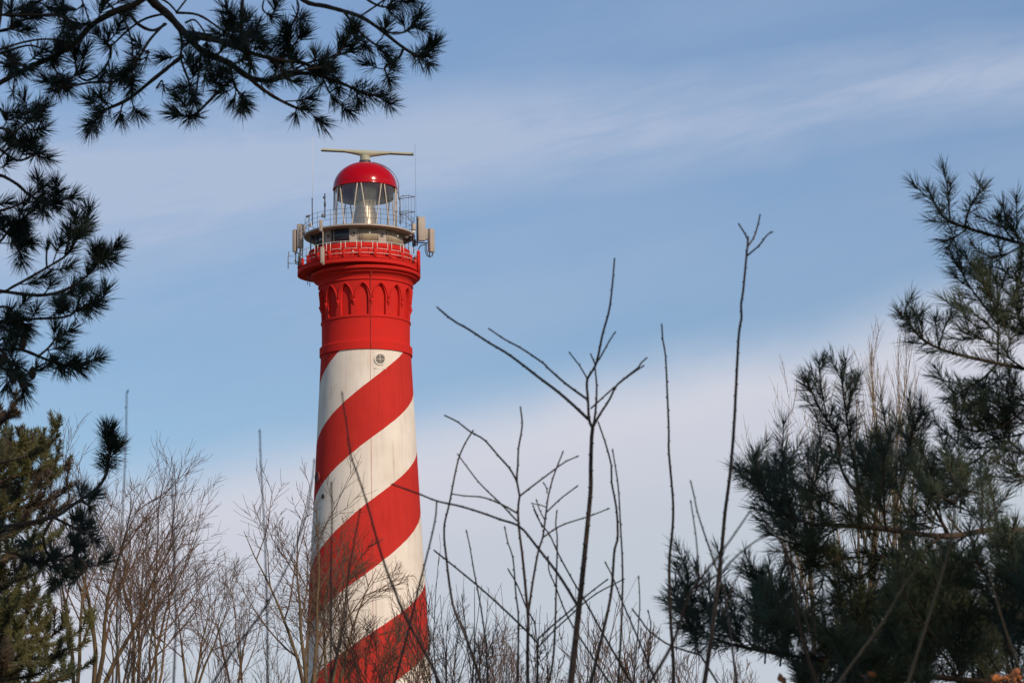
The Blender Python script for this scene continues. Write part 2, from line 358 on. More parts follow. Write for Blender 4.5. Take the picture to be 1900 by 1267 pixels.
# arcade with sixteen pointed blind arches
arc = MB(); ZB, ZS, ZA, ZT = zt(598.6), zt(571.5), zt(543.0), zt(535.5); rb, rtp = rt(82.4, 599), rt(86.0, 536)
def rw(z): return rb + (rtp-rb)*((z-ZB)/(ZT-ZB))**1.3 if z > ZB else rb
NA = 16; SEC = 2*math.pi/NA; HW = 7.4*math.pi/180; DEP = 0.20; K = 12; ths0 = R_(-3.8)
zlow = zt(599.8)
hood = MB()
for a in range(NA):
    tc_ = ths0 + a*SEC
    vs = []; fs = []
    def q(*p):
        b0 = len(vs); vs.extend(p); fs.append(list(range(b0, b0+len(p))))
    cols = [-SEC/2, -SEC/2*0.85] + [HW*(k/K) for k in range(-K, K+1)] + [SEC/2*0.85, SEC/2]
    def top(u):
        w = HW; f = min(1.0, abs(u)/w)
        # pointed arch: circle arcs centred beyond the middle
        Rr = 1.25; y = math.sqrt(max(0.0, Rr*Rr - (f+Rr-1)**2))/math.sqrt(Rr*Rr-(Rr-1)**2)
        return ZS + (ZA-ZS)*y
    rowz = 6
    for c0, c1 in zip(cols[:-1], cols[1:]):
        inside = abs((c0+c1)/2) < HW
        t0, t1 = tc_+c0, tc_+c1
        zl0 = top(c0) if inside else zlow; zl1 = top(c1) if inside else zlow
        for k in range(rowz):
            f0, f1 = k/rowz, (k+1)/rowz
            a0 = zl0+(ZT-zl0)*f0; a1 = zl1+(ZT-zl1)*f0; b0_ = zl0+(ZT-zl0)*f1; b1_ = zl1+(ZT-zl1)*f1
            q(cyl(t0, rw(a0), a0), cyl(t1, rw(a1), a1), cyl(t1, rw(b1_), b1_), cyl(t0, rw(b0_), b0_))
        if inside:
            q(cyl(t0, rw(zl0), zl0), cyl(t0, rw(zl0)-DEP, zl0), cyl(t1, rw(zl1)-DEP, zl1), cyl(t1, rw(zl1), zl1))
            for k in range(rowz):
                a0 = ZB+(zl0-ZB)*k/rowz; a1 = ZB+(zl1-ZB)*k/rowz; b0_ = ZB+(zl0-ZB)*(k+1)/rowz; b1_ = ZB+(zl1-ZB)*(k+1)/rowz
                q(cyl(t0, rw(a0)-DEP, a0), cyl(t1, rw(a1)-DEP, a1), cyl(t1, rw(b1_)-DEP, b1_), cyl(t0, rw(b0_)-DEP, b0_))
            q(cyl(t0, rw(ZB)-DEP, ZB), cyl(t0, rw(ZB)-0.01, zlow+0.03), cyl(t1, rw(ZB)-0.01, zlow+0.03), cyl(t1, rw(ZB)-DEP, ZB))
            q(cyl(t0, rb, zlow), cyl(t1, rb, zlow), cyl(t1, rb, ZB), cyl(t0, rb, ZB))
    for sgn in (-1, 1):
        for k in range(rowz):
            a0 = ZB+(ZS-ZB)*k/rowz; b0_ = ZB+(ZS-ZB)*(k+1)/rowz; tt = tc_+sgn*HW
            q(cyl(tt, rw(a0), a0), cyl(tt, rw(a0)-DEP, a0), cyl(tt, rw(b0_)-DEP, b0_), cyl(tt, rw(b0_), b0_))
    arc.addlist(vs, fs)
    # hood mould and stops
    pts = []
    for k in range(-14, 15):
        u = HW*1.42*k/14; f = abs(k)/14; Rr = 1.35
        y = math.sqrt(max(0.0, Rr*Rr - (f+Rr-1)**2))/math.sqrt(Rr*Rr-(Rr-1)**2)
        z = ZS-0.05 + (ZA+0.14-ZS)*y; pts.append(cyl(tc_+u, rw(z)+0.02, z))
    hood.tube(pts, 0.058, 6)
    tt = tc_+SEC/2; z = ZS-0.1
    hood.lathe([(0.02, z-0.3), (0.06, z-0.18), (0.12, z-0.04), (0.15, z+0.08), (0.08, z+0.14), (0.0, z+0.15)], 8, *cyl(tt, rw(z)+0.02, 0)[:2])
arcade = lb(arc, 'arcade', M['red'])
lb(hood, 'hood_mould', M['red'], arcade)
cor = MB()
cor.lathe([(rw(ZT)-0.02, ZT-0.03), pr(87.9, 535.8), pr(88.4, 534.6), pr(86.8, 533.2), pr(87.4, 530.5), pr(89.5, 527), pr(93, 524), pr(96, 522.6), pr(96.2, 521.4), pr(94.0, 520.8), pr(98.5, 519.4), pr(101, 517.8), pr(102, 515.5), pr(102, 513.4), pr(101, 512.6), pr(93.5, 512.3), pr(93.5, 507.5), pr(60, 507.5)], 144)
sharp(lb(cor, 'cornice', M['red']), 30)
# vertical conduit
cb = MB()
pp = [cyl(R_(5.2), np.interp(z, zz, rz_)+0.004, z) for z in np.linspace(2, ztop-0.05, 30)]
cb.tube(pp, 0.012, 5); cb.tube([cyl(R_(6.2), r+0.03, z) for r, z in (pr(86.2, 661), pr(86.2, 648), pr(82, 643), pr(82, 604), pr(84, 598), pr(85, 560), pr(86.6, 545), pr(88, 530), pr(95, 522))], 0.022, 5)
lb(cb, 'conduit', mat('conduit_paint', (0.40, 0.06, 0.05), 0.9, spec=0.05))

def curved_panel(t0, t1, r, za, zb_, depth, n=10, cx=None):
    cx = GX if cx is None else cx
    mb = MB(); ths = np.linspace(t0, t1, n+1); vs = []
    for r_, z in ((r, za), (r, zb_), (r+depth, zb_), (r+depth, za)): vs += [cyl(a, r_, z, cx) for a in ths]
    fs = []
    for k in range(4):
        k2 = (k+1) % 4
        for q_ in range(n): fs.append([k*(n+1)+q_, k*(n+1)+q_+1, k2*(n+1)+q_+1, k2*(n+1)+q_])
    mb.add(vs, fs); mb.f.append((np.array([[0, n+1, 2*(n+1), 3*(n+1)], [n, 2*n+1, 3*n+2, 4*n+3]]), mb.n-len(vs))); return mb
# gallery: slab, pilasters, rails
GX = -11/PXM
def gr(th, r):     # the platform bulges to the back left
    d = math.atan2(math.sin(th-R_(-112)), math.cos(th-R_(-112)))
    return r + 0.42*math.exp(-(d/0.45)**2)
def gp(th, r, z): rr_ = gr(th, r); return (GX + rr_*math.sin(th), -rr_*math.cos(th), z)
z0, z1 = zt(508), zt(501.3); RG = rt(108.5, 503)
mb = MB(); seg = 120; ths = np.linspace(0, 2*math.pi, seg, endpoint=False)
ring = []
for r, z in ((RG-0.9, z0), (RG, z0), (RG, z1), (RG-0.9, z1)): ring.append([gp(a, r, z) for a in ths])
vv = np.array(ring).reshape(-1, 3); fl = []
for k in range(4):
    for q_ in range(seg):
        k2 = (k+1) % 4; q2 = (q_+1) % seg; fl.append([k*seg+q_, k*seg+q2, k2*seg+q2, k2*seg+q_])
mb.add(vv, fl)
gal = sharp(lb(mb, 'gallery', M['red']))
pa = MB(); pa.lathe([pr(94.5, 500), pr(94.5, 470.2), pr(91, 470.2), pr(91, 500)], 120, GX)
sharp(lb(pa, 'parapet', M['red'], gal))
lb(curved_panel(R_(76), R_(118), rt(98.6, 490), zt(512.6), zt(470), 0.12, 14, 0.0), 'side_panel', M['red'], gal)
pil = MB(); zp = zt(484.5); NP = 23; th_p0 = math.asin((667-667)/108.)
for k in range(NP):
    a = th_p0 + k*2*math.pi/NP; c_ = gp(a, RG-0.11, (z1+zp)/2); pil.box(c_, (0.20, 0.2, zp-z1-0.006), a)
pil.tube([gp(a, RG-0.10, z1+0.09) for a in np.linspace(0, 2*math.pi, 121)], 0.07, 6)
lb(pil, 'pilasters', M['red'], gal)
rl = MB(); ztopr = zt(470.5)
rl.tube([gp(a, RG-0.06, ztopr) for a in np.linspace(0, 2*math.pi, 121)], 0.022, 4)
for k in range(NP):
    a0 = th_p0 + (k+0.12)*2*math.pi/NP; a1 = th_p0+(k+0.83)*2*math.pi/NP; zl = zp+0.03
    rl.tube([gp(a0, RG-0.04, ztopr), gp(a0, RG-0.04, zl-0.1)], 0.022, 4); rl.tube([gp(a1, RG-0.04, ztopr), gp(a1, RG-0.04, zl-0.1)], 0.022, 4)
    rl.tube([gp(a0+(a1-a0)*f, RG-0.04, zl) for f in np.linspace(0, 1, 5)], 0.018, 4)
    rl.tube([gp(a0+(a1-a0)*f, RG-0.0, (zl+z1)/2+0.02) for f in np.linspace(-0.08, 1.1, 6)], 0.018, 4)
lb(rl, 'gallery_railing', M['white_metal'], gal)

# watch room under the lantern
RW, zw0, zw1 = rt(83, 455), zt(486), zt(440)
wr = MB(); wr.lathe([(RW, zw0), (RW, zw1), (RW-0.4, zw1)], 96, GX)
room = sharp(lb(wr, 'watch_room', M['beige']))
def x_to_th(px, hw, c_=667): return math.asin(max(-1, min(1, (px-c_)/hw)))
zwin0, zwin1 = zt(466), zt(439.6)
for (xa, xb, mt_) in ((616, 649, 'dark_glass'), (665, 701, 'amber_glass'), (717, 745, 'amber_glass'), (586, 602, 'dark_glass')):
    t0, t1 = x_to_th(xa, 83), x_to_th(xb, 83)
    w = lb(curved_panel(t0, t1, RW+0.002, zwin0, zwin1, 0.03), 'window', M[mt_], room)
    fm = MB()
    for f in (0.0, 0.22 if mt_ == 'amber_glass' else 0.17, 1.0):
        a = t0+(t1-t0)*f; fm.tube([cyl(a, RW+0.05, zwin0, GX), cyl(a, RW+0.05, zwin1, GX)], 0.03, 4)
    fm.tube([cyl(t0+(t1-t0)*f, RW+0.05, zwin1, GX) for f in np.linspace(0, 1, 8)], 0.03, 4)
    lb(fm, 'window_frame', M['beige'], w)
for px in (610, 657.5, 709, 752):
    a = x_to_th(px, 84.5); z = zt(439+13)
    c0 = np.array(cyl(a, RW+0.01, z, GX)); nrm = np.array([math.sin(a), -math.cos(a), 0]); tv = np.array([math.cos(a), math.sin(a), 0])
    def disc(r, off, n=16): return [c0+nrm*off+tv*r*math.cos(q)+np.array([0, 0, 1])*r*math.sin(q) for q in np.linspace(0, 2*math.pi, n, endpoint=False)]
    mbp = MB(); mbp.add(np.array(disc(0.12, 0.04)+disc(0.12, -0.02)), [[q, (q+1) % 16, 16+(q+1) % 16, 16+q] for q in range(16)]); mbp.f.append((np.array([list(range(16))]), mbp.n-32))
    ph_ = lb(mbp, 'porthole', M['dark_glass'], room)
    rr = MB(); rr.tube(disc(0.13, 0.05)+[disc(0.13, 0.05)[0]], 0.028, 5); lb(rr, 'porthole_rim', M['beige'], ph_)
# lantern deck
RD = rt(103, 438); zd0, zd1 = zt(441.8), zt(438.2)
dk = MB(); dk.lathe([(0.3, zd0), (RD-0.6, zd0), (RD-0.1, zd0+0.02), (RD, zd0+0.04), (RD, zd1), (0.3, zd1)], 96, GX)
deck = sharp(lb(dk, 'lantern_deck', M['beige']))
rail = MB(); RDr = RD-0.08
for hh in (0.45, 0.78, 1.12): rail.tube([cyl(a, RDr, zd1+hh, GX) for a in np.linspace(0, 2*math.pi, 97)], 0.016, 4)
for k in range(20):
    a = k*2*math.pi/20+0.08; rail.tube([cyl(a, RDr, zd1, GX), cyl(a, RDr, zd1+1.12, GX)], 0.018, 4)
lb(rail, 'deck_railing', M['grey_metal'], deck)

# lantern: glass, diagonal glazing bars, dome, optic
RL = rt(58, 352); zg0, zg1 = zd1, zt(351.5)
lan = MB(); lan.lathe([(RL-0.03, zg0), (RL+0.05, zg0), (RL+0.05, zg0+0.12), (RL-0.03, zg0+0.12)], 64, 0, 0, True)
lant = lb(lan, 'lantern', M['beige'])
gz_ = MB(); gz_.lathe([(RL-0.05, zg0+0.1), (RL-0.05, zg1)], 64); lb(gz_, 'glazing', M['glass'], lant, smooth=True)
br = MB()
for k in range(8):
    tb, tt_ = R_(12)+k*math.pi/4, R_(-11)+k*math.pi/4
    for (ta, tb_, o1, o2) in ((tt_, tb, 0.055, -0.115), (tt_+math.pi/4, tb, -0.055, 0.115)):
        pts = [cyl((ta+o1)+((tb_+o2)-(ta+o1))*f, RL, zg1+(zg0-zg1)*f) for f in np.linspace(0, 1, 7)]
        br.tube(pts, 0.048, 4)
lb(br, 'glazing_bars', M['cream'], lant)
cu = MB(); cu.lathe([(RL-0.25, zg1-0.75), (RL-0.25, zg1), (RL-0.19, zg1), (RL-0.19, zg1-0.75)], 64, 0, 0, True)
# the shade ring is only on the far side; a tall optic drum stands in the middle
cu = MB(); n = 28; vs = []
for r_, za in ((RL-0.25, zg1-0.72), (RL-0.25, zg1), (RL-0.2, zg1), (RL-0.2, zg1-0.72)): vs += [cyl(a, r_, za) for a in np.linspace(R_(95), R_(265), n+1)]
fs = [[k*(n+1)+q_, k*(n+1)+q_+1, ((k+1) % 4)*(n+1)+q_+1, ((k+1) % 4)*(n+1)+q_] for k in range(4) for q_ in range(n)]
cu.add(vs, fs); lb(cu, 'shade_ring', M['curtain'], lant)
op = MB(); k_ = 1/PXM
zo = zg0
op.lathe([(23*k_, zo), (23*k_, zo+0.45), (23.6*k_, zo+0.5), (23.2*k_, zo+0.6), (22.6*k_, zo+1.1), (21.6*k_, zo+1.5), (19.5*k_, zo+1.85), (18*k_, zo+2.1), (20*k_, zo+2.3), (24*k_, zg1+0.1), (0, zg1+0.12)], 48)
opt = sharp(lb(op, 'optic', M['bronze'], lant), 40)
ob = MB()
for z in np.linspace(zo+0.6, zo+1.4, 7): ob.tube([cyl(a, 23.0*k_-0.0*(z-zo), z) for a in np.linspace(0, 2*math.pi, 33)], 0.02, 4)
ob.lathe([(23.9*k_, zo+0.28), (24.6*k_, zo+0.3), (24.6*k_, zo+0.36), (23.9*k_, zo+0.38)], 48)
dm = MB(); zc, ztp = zg1, zt(302.5); H = ztp-zc; RDm = rt(59.3, 352)
pf = [(RL-0.1, zc-0.03), (RDm+0.03, zc-0.03), (RDm+0.03, zc+0.05)]
for f in np.linspace(0.02, 0.97, 22): a = f*math.pi/2; pf.append((RDm*math.cos(a)**0.98, zc+0.05+(H-0.05)*math.sin(a)))
pf.append((0.3, ztp)); pf.append((0.01, ztp))
dm.lathe(pf, 96)
dome = sharp(lb(dm, 'dome', M['dome'], lant), 40)
lad = MB()       # curved ladder rails on the right of the dome
for o in (-0.12, 0.12):
    pts = []
    for f in np.linspace(-0.35, 0.85, 22):
        a = max(f, 0)*math.pi/2; r_ = (RDm+0.14)*math.cos(a); z = zc+0.05+H*math.sin(a)+(min(f, 0)*2.6)
        tt_ = R_(80)
        pts.append((r_*math.sin(tt_)+o*math.cos(tt_), -r_*math.cos(tt_)+o*math.sin(tt_), z))
    lad.tube(pts, 0.022, 4)
lb(lad, 'dome_ladder', M['grey_metal'], dome)
# radar scanner on top
ra = MB(); x0, zr = at_px(677, 288)
ra.lathe([(0.36, ztp-0.02), (0.38, ztp+0.22), (0.34, ztp+0.24), (0.36, ztp+0.45), (0.3, ztp+0.5), (0.0, ztp+0.5)], 20)
rad = sharp(lb(ra, 'radar', M['radar']))
rim = MB(); rim.lathe([(0.42, ztp+0.0), (0.42, ztp+0.14), (0.37, ztp+0.14)], 16); lb(rim, 'pedestal_ring', M['dark_metal'], rad)
sc = MB(); xl, zl_ = at_px(596, 279.5); xr, zr_ = at_px(767, 285.5)
tl = math.atan2(zr_-zl_, xr-xl); Lb = math.hypot(xr-xl, zr_-zl_); cz = (zl_+zr_)/2; cxm = (xl+xr)/2
s_ = np.linspace(-0.5, 0.5, 41); vs = []; fs = []
for s0 in s_:
    q_ = abs(s0)*2; dp = 0.0
    if q_ < 0.5: dp = 0.30*(1-q_/0.5)**1.3
    x = cxm+s0*Lb*math.cos(tl); zc_ = cz+s0*Lb*math.sin(tl); yo = 0.35*s0
    ht = 0.085
    vs += [(x, yo-0.16, zc_-ht), (x, yo-0.16, zc_+ht), (x, yo+0.16, zc_+ht), (x, yo+0.16, zc_-ht-dp), (x, yo-0.10, zc_-ht-dp)]
for k in range(40):
    for q_ in range(5): q2 = (q_+1) % 5; fs.append([k*5+q_, k*5+q2, (k+1)*5+q2, (k+1)*5+q_])
sc.add(vs, fs); sc.f.append((np.array([[0, 1, 2, 3, 4], [200, 204, 203, 202, 201]]), 0))
lb(sc, 'scanner_bar', M['radar'], rad)
for a, b in ((-0.5, -0.24), (0.24, 0.5)):
    lip = MB(); p = [(cxm+q*Lb*math.cos(tl), 0.35*q-0.17, cz+q*Lb*math.sin(tl)-0.085) for q in (a, b)]; lip.tube(p, 0.035, 4)
    lb(lip, 'scanner_lip', M['dark_metal'], rad)
nk = MB(); nk.tube([(0, 0, ztp+0.45), (0, 0, cz-0.25)], 0.2, 10); lb(nk, 'radar_neck', M['radar'], rad)

# mast antennas, boxes and clutter on the decks
def X_(px, py, front=0.0, pull=0.0):
    x, z = at_px(px, py, front); return np.array([x, -front, z])
def panel(x0, x1, y0, y1, front, depth=0.28, rz=0.0, mtl='panel', name='panel_antenna', side=None):
    a = X_(x0, y1, front); b = X_(x1, y0, front); mb = MB()
    mb.box(((a[0]+b[0])/2, -front+depth/2, (a[2]+b[2])/2), (b[0]-a[0], depth, b[2]-a[2]), rz)
    o = lb(mb, name, M[mtl]); md = o.modifiers.new('b', 'BEVEL'); md.width = 0.03; md.segments = 2; return o
def wire(pts, r, name, mtl, parent=None, front=0.0):
    mb = MB(); mb.tube([X_(p[0], p[1], p[2] if len(p) > 2 else front) for p in pts], r, 4); return lb(mb, name, M[mtl], parent)
a1 = panel(775.5, 788.5, 408, 452, 0.9, 0.3, R_(12))
panel(787.0, 796, 427, 447, 0.4, 0.25, R_(10))
a3 = panel(795, 805.5, 427.5, 470.5, 0.5, 0.3, R_(40))
wire([(774, 405, .6), (774, 460, .6)], 0.06, 'antenna_mast', 'grey_metal', a1)
wire([(797, 426, .2), (797, 478, .2)], 0.04, 'antenna_mast', 'dark_metal', a3)
wire([(771, 452, .4), (780, 453, .4), (790, 454, .4), (797, 452, .4)], 0.05, 'bracket', 'dark_metal', a3)
wire([(776, 466, .4), (781, 458, .4), (790, 457, .4)], 0.045, 'bracket', 'dark_metal', a3)
for dx in (0, 2.5): wire([(789+dx, 455, .4), (789+dx, 468, .4), (792+dx, 477, .4), (797, 480.5, .4), (802-dx*.4, 478, .4), (804-dx*.4, 471, .4)], 0.035, 'cable', 'dark_metal', a3)
a4 = panel(544, 551, 427, 468, 0.3, 0.3, R_(-30)); a5 = panel(552, 562.5, 418, 462, 0.5, 0.3, R_(-20)); panel(562, 566, 420, 440, 0.6, 0.2)
wire([(549, 425, 0), (549, 488, 0)], 0.04, 'antenna_mast', 'brass', a4); wire([(562, 440, .5), (561, 492, .5)], 0.05, 'antenna_mast', 'brass', a5)
wire([(558, 462, .5), (556, 488, .5)], 0.07, 'antenna_mast', 'brass', a5)
wire([(546, 472, .2), (552, 470, .2), (562, 474, .2)], 0.045, 'bracket', 'brass', a4); wire([(546, 484, .2), (554, 488, .2), (562, 486, .2)], 0.045, 'bracket', 'brass', a4)
wire([(550, 490, .2), (556, 493, .2), (566, 496, .2), (572, 494, .2)], 0.035, 'cable', 'dark_metal', a4)
d1 = wire([(536.5, 467, .2), (535, 480, .2), (535, 499, .2)], 0.035, 'dipole_antenna', 'grey_metal'); wire([(535.5, 476, .2), (546, 476, .2)], 0.02, 'bracket', 'grey_metal', d1); wire([(535, 489, .2), (552, 490, .2)], 0.025, 'bracket', 'grey_metal', d1)
for x, y0, y1 in ((571, 505, 529), (575, 506, 532)): wire([(x, y0, .2), (x, y1, .2)], 0.025, 'hanging_pipe', 'dark_metal')
# front pole with two little boxes
fa = panel(592.5, 599, 425.5, 446, 3.0, 0.15, R_(-15), 'panel', 'small_antenna'); wire([(594, 446, 3.1), (599.5, 449, 3.2), (599.5, 480, 3.6), (600, 510, 3.6)], 0.03, 'antenna_mast', 'cream', fa)
fb = panel(594.8, 602.2, 479, 508, 3.65, 0.2, R_(-5), 'panel', 'small_antenna')
panel(598, 602, 506, 511, 3.6, 0.1, 0, 'cream', 'cable_gland')
# equipment behind, left and right, under the deck
rnd = random.Random(5)
for k, (xa, xb) in enumerate(((566, 584), (750, 773))):
    for q in range(9):
        x = rnd.uniform(xa, xb); y0 = rnd.uniform(436, 446); y1 = y0+rnd.uniform(8, 26)
        if q % 3 == 0: wire([(x, 440, 0.2+rnd.random()), (x, 474, 0.2+rnd.random())], 0.03, 'equipment_post', 'dark_metal')
        elif q % 3 == 1:
            panel(x-2.4, x+2.4, y0, y0+rnd.uniform(6, 13), rnd.uniform(0, 1), 0.3, 0.4, 'dark_metal', 'equipment_box')
        else: wire([(x-4, y0, .6), (x, y0+rnd.uniform(3, 6), .6), (x+4, y0+rnd.uniform(-2, 4), .6)], 0.035, 'cable', 'grey_metal')
for (px, py) in ((754, 438), (767, 437), (754, 446), (761, 442)):
    x = X_(px, py, 1.0); mb = MB(); mb.lathe([(0, 0), (0.12, 0.02), (0.15, 0.1), (0.12, 0.2), (0, 0.22)], 10, x[0], -1.0); o = lb(mb, 'floodlight', M['white_metal']); o.location = (0, 0, x[2]-0.1)
panel(764, 771, 422, 434, 1.2, 0.35, 0.3, 'beige', 'equipment_box')
# roof cage right of the lantern
cg = MB()
def cw(pts, r=0.02):
    cg.tube([X_(*p) for p in pts], r, 4)
for y, s in ((371, 0), (399, 0)):
    cw([(741, y-3, -.4), (752, y-4.5, -.2), (763, y-3, .2), (769.5, y, .9)], 0.028); cw([(741, y-3, -.4), (745, y+1, 1.2), (756, y+2, 1.5), (769.5, y, .9)], 0.028)
for x, f in ((743, -.3), (748, 1.2), (753, -.2), (758, 1.4), (763, .2), (769, .9)): cw([(x, 369, f), (x, 418, f)], 0.014)
cw([(742, 404, .8), (752, 405, .9), (760, 412, 1.0), (764, 419, 1.0)], 0.03); cw([(740, 396, .5), (748, 409, .6), (742, 418, .6)], 0.025); cw([(735, 352, 0), (741, 365, 0), (744, 416, 0)], 0.03); cw([(741, 385, 0), (741, 418, .4)], 0.02)
lb(cg, 'ladder_cage', M['grey_metal'])
m1 = wire([(603, 375, 2.6), (603, 421, 2.6)], 0.045, 'deck_mast', 'dark_metal'); mb = MB(); p = X_(601.5, 382.5, 2.6); mb.box(p, (0.13, 0.12, 0.16)); lb(mb, 'mast_lamp', M['dark_metal'], m1)
mb = MB(); p = X_(603, 395, 2.6); mb.box(p, (0.14, 0.14, 0.3)); lb(mb, 'junction_box', M['dark_metal'], m1)
m2 = wire([(579.5, 377, 1.6), (579.8, 428, 1.6)], 0.04, 'deck_mast', 'dark_metal')
m3 = wire([(569.5, 408, 1), (574, 405, 1), (573, 430, 1)], 0.03, 'deck_mast', 'grey_metal'); mb = MB(); p = X_(571.5, 407, 1); mb.box(p, (0.3, 0.2, 0.1), 0, -0.4); lb(mb, 'deck_lamp', M['grey_metal'], m3)
wire([(581, 262, 1.2), (580, 380, 1.4)], 0.010, 'whip_antenna', 'white_metal'); wire([(770, 276, 1.2), (772, 410, 1.2)], 0.010, 'whip_antenna', 'grey_metal')
for px, py, s in ((599, 416, 'grey_metal'), (577, 425, 'white_metal')):
    p = X_(px, py, 2.6 if px > 590 else 1.3); mb = MB(); mb.lathe([(0, 0), (0.08, 0.03), (0.1, 0.14), (0.07, 0.3), (0, 0.33)], 8, p[0], p[1]); o = lb(mb, 'deck_lamp', M[s]); o.location = (0, 0, p[2]-0.15)
for px, py, fr2 in ((686, 455.5, 3.9), (738, 460, 3.6), (655, 489, 3.9)):
    p = X_(px, py, fr2); mb = MB(); mb.lathe([(0, 0), (0.05, 0.02), (0.06, 0.07), (0.03, 0.12), (0, 0.13)], 8, p[0], p[1]); o = lb(mb, 'bulkhead_lamp', M['white_metal']); o.location = (0, 0, p[2]-0.05)

# round windows in the shaft
def round_window(px, sidey, R, hw, cxp, red=False, frame=True):
    z = zt(sidey); a = x_to_th(px, hw, cxp); r0 = np.interp(z, zz, rz_)
    nrm = np.array([math.sin(a), -math.cos(a), 0.0]); tv = np.array([math.cos(a), math.sin(a), 0.0]); c0 = nrm*(r0-0.01)+np.array([0, 0, z])
    up = np.array([0, 0, 1.0])
    def circ(r, off, n=28): return [c0+nrm*off+tv*r*math.cos(q)+up*r*math.sin(q) for q in np.linspace(0, 2*math.pi, n, endpoint=False)]
    n = 28; mb = MB(); vs = circ(R*1.20, -0.06)+circ(R*1.17, 0.09)+circ(R*1.04, 0.09)+circ(R*1.0, 0.02)
    mb.add(vs, [[k*n+q, k*n+(q+1) % n, (k+1)*n+(q+1) % n, (k+1)*n+q] for k in range(3) for q in range(n)])
    w = lb(mb, 'round_window', mat('window_surround', ((0.25, 0.03, 0.025) if red else (0.74, 0.69, 0.61) if frame else (0.12, 0.1, 0.09)), 0.8))
    g_ = MB(); g_.add(circ(R*1.02, 0.025), [list(range(n))]); lb(g_, 'pane', mat('window_pane', (0.13, 0.115, 0.10) if frame else (0.03, 0.02, 0.02), 0.6), w)
    if frame:
        f_ = MB(); f_.tube([c0+nrm*0.04-tv*R, c0+nrm*0.04+tv*R], 0.022, 4); f_.tube([c0+nrm*0.04-up*R, c0+nrm*0.04+up*R], 0.022, 4)
        pts = circ(R*0.97, 0.04); f_.tube(pts+[pts[0]], 0.028, 5); lb(f_, 'window_frame', M['white_metal'], w)
        sl2 = MB(); sl2.tube([c0+nrm*0.03-tv*R*1.2-up*R*1.85, c0+nrm*0.03+tv*R*1.2-up*R*1.85], 0.035, 4); lb(sl2, 'sill', M['white_metal'], w)
round_window(704, 681.5, 0.36, 85.5, 678.5)
round_window(590, 890, 0.36, 96, 680, True, False)
round_window(601, 928, 0.14, 98, 680, False, False)

# ================================================================== VEGETATION TOOLS
def unit(v): return v/(np.linalg.norm(v)+1e-12)
def rvec(r): v = np.array([r.gauss(0, 1), r.gauss(0, 1), r.gauss(0, 1)]); return unit(v)
def smooth_path(pts, n=4):
    pts = np.asarray(pts, float)
    if len(pts) < 3: return np.array([pts[0]+(pts[-1]-pts[0])*f for f in np.linspace(0, 1, n+1)])
    P_ = np.vstack([2*pts[0]-pts[1], pts, 2*pts[-1]-pts[-2]]); out = []
    for k in range(1, len(P_)-2):
        a, b, c_, d = P_[k-1:k+3]
        for f in np.linspace(0, 1, n, endpoint=False):
            out.append(0.5*((2*b)+(c_-a)*f+(2*a-5*b+4*c_-d)*f*f+(3*b-a-3*c_+d)*f**3))
    out.append(pts[-1]); return np.array(out)
def side_dir(r, ax, lo, hi_, upk=0.0):
    p = rvec(r); p = unit(p-ax*(p@ax)); a = R_(r.uniform(lo, hi_)); d = ax*math.cos(a)+p*math.sin(a); d[2] += upk; return unit(d)
def curve_path(r, p, d, L, n=4, up=0.3, wob=0.08):
    pts = [p]; d = unit(d)
    for k in range(n): pts.append(pts[-1]+d*L/n); d = unit(d+np.array([0, 0, up/n])+rvec(r)*wob)
    return np.array(pts)
def clothe(mb, r, path, f0, per_m, L, rad, a0, a1, upb=0.0):
    """needles along path from fraction f0 to the tip"""
    path = np.asarray(path); sg = np.linalg.norm(np.diff(path, axis=0), axis=1); cs = np.concatenate([[0], np.cumsum(sg)]); T = cs[-1]
    n = max(6, int(T*(1-f0)*per_m)); g_ = np.random.RandomState(r.randrange(1 << 30))
    s = T*(f0+(1-f0)*g_.rand(n)**0.85); base = np.stack([np.interp(s, cs, path[:, k]) for k in range(3)], 1)
    ax = np.stack([np.interp(np.clip(s+0.01, 0, T), cs, path[:, k])-np.interp(np.clip(s-0.01, 0, T), cs, path[:, k]) for k in range(3)], 1)
    ax /= np.linalg.norm(ax, axis=1)[:, None]+1e-9
    pv = g_.randn(n, 3); pv -= ax*(pv*ax).sum(1)[:, None]; pv /= np.linalg.norm(pv, axis=1)[:, None]
    near = np.clip((T-s)/(L*0.9), 0, 1); an = np.radians(a0*0.35+(a1-a0*0.35)*(near*0.75+0.25*g_.rand(n))*np.where(near < 1, 1, (a0+(a1-a0)*g_.rand(n))/a1))
    d = ax*np.cos(an)[:, None]+pv*np.sin(an)[:, None]; d[:, 2] += upb
    mb.spikes(base, d, L*(0.72+0.38*g_.rand(n)), rad, bend=g_.randn(n, 3)*0.07+np.array([0, 0, -0.03]))

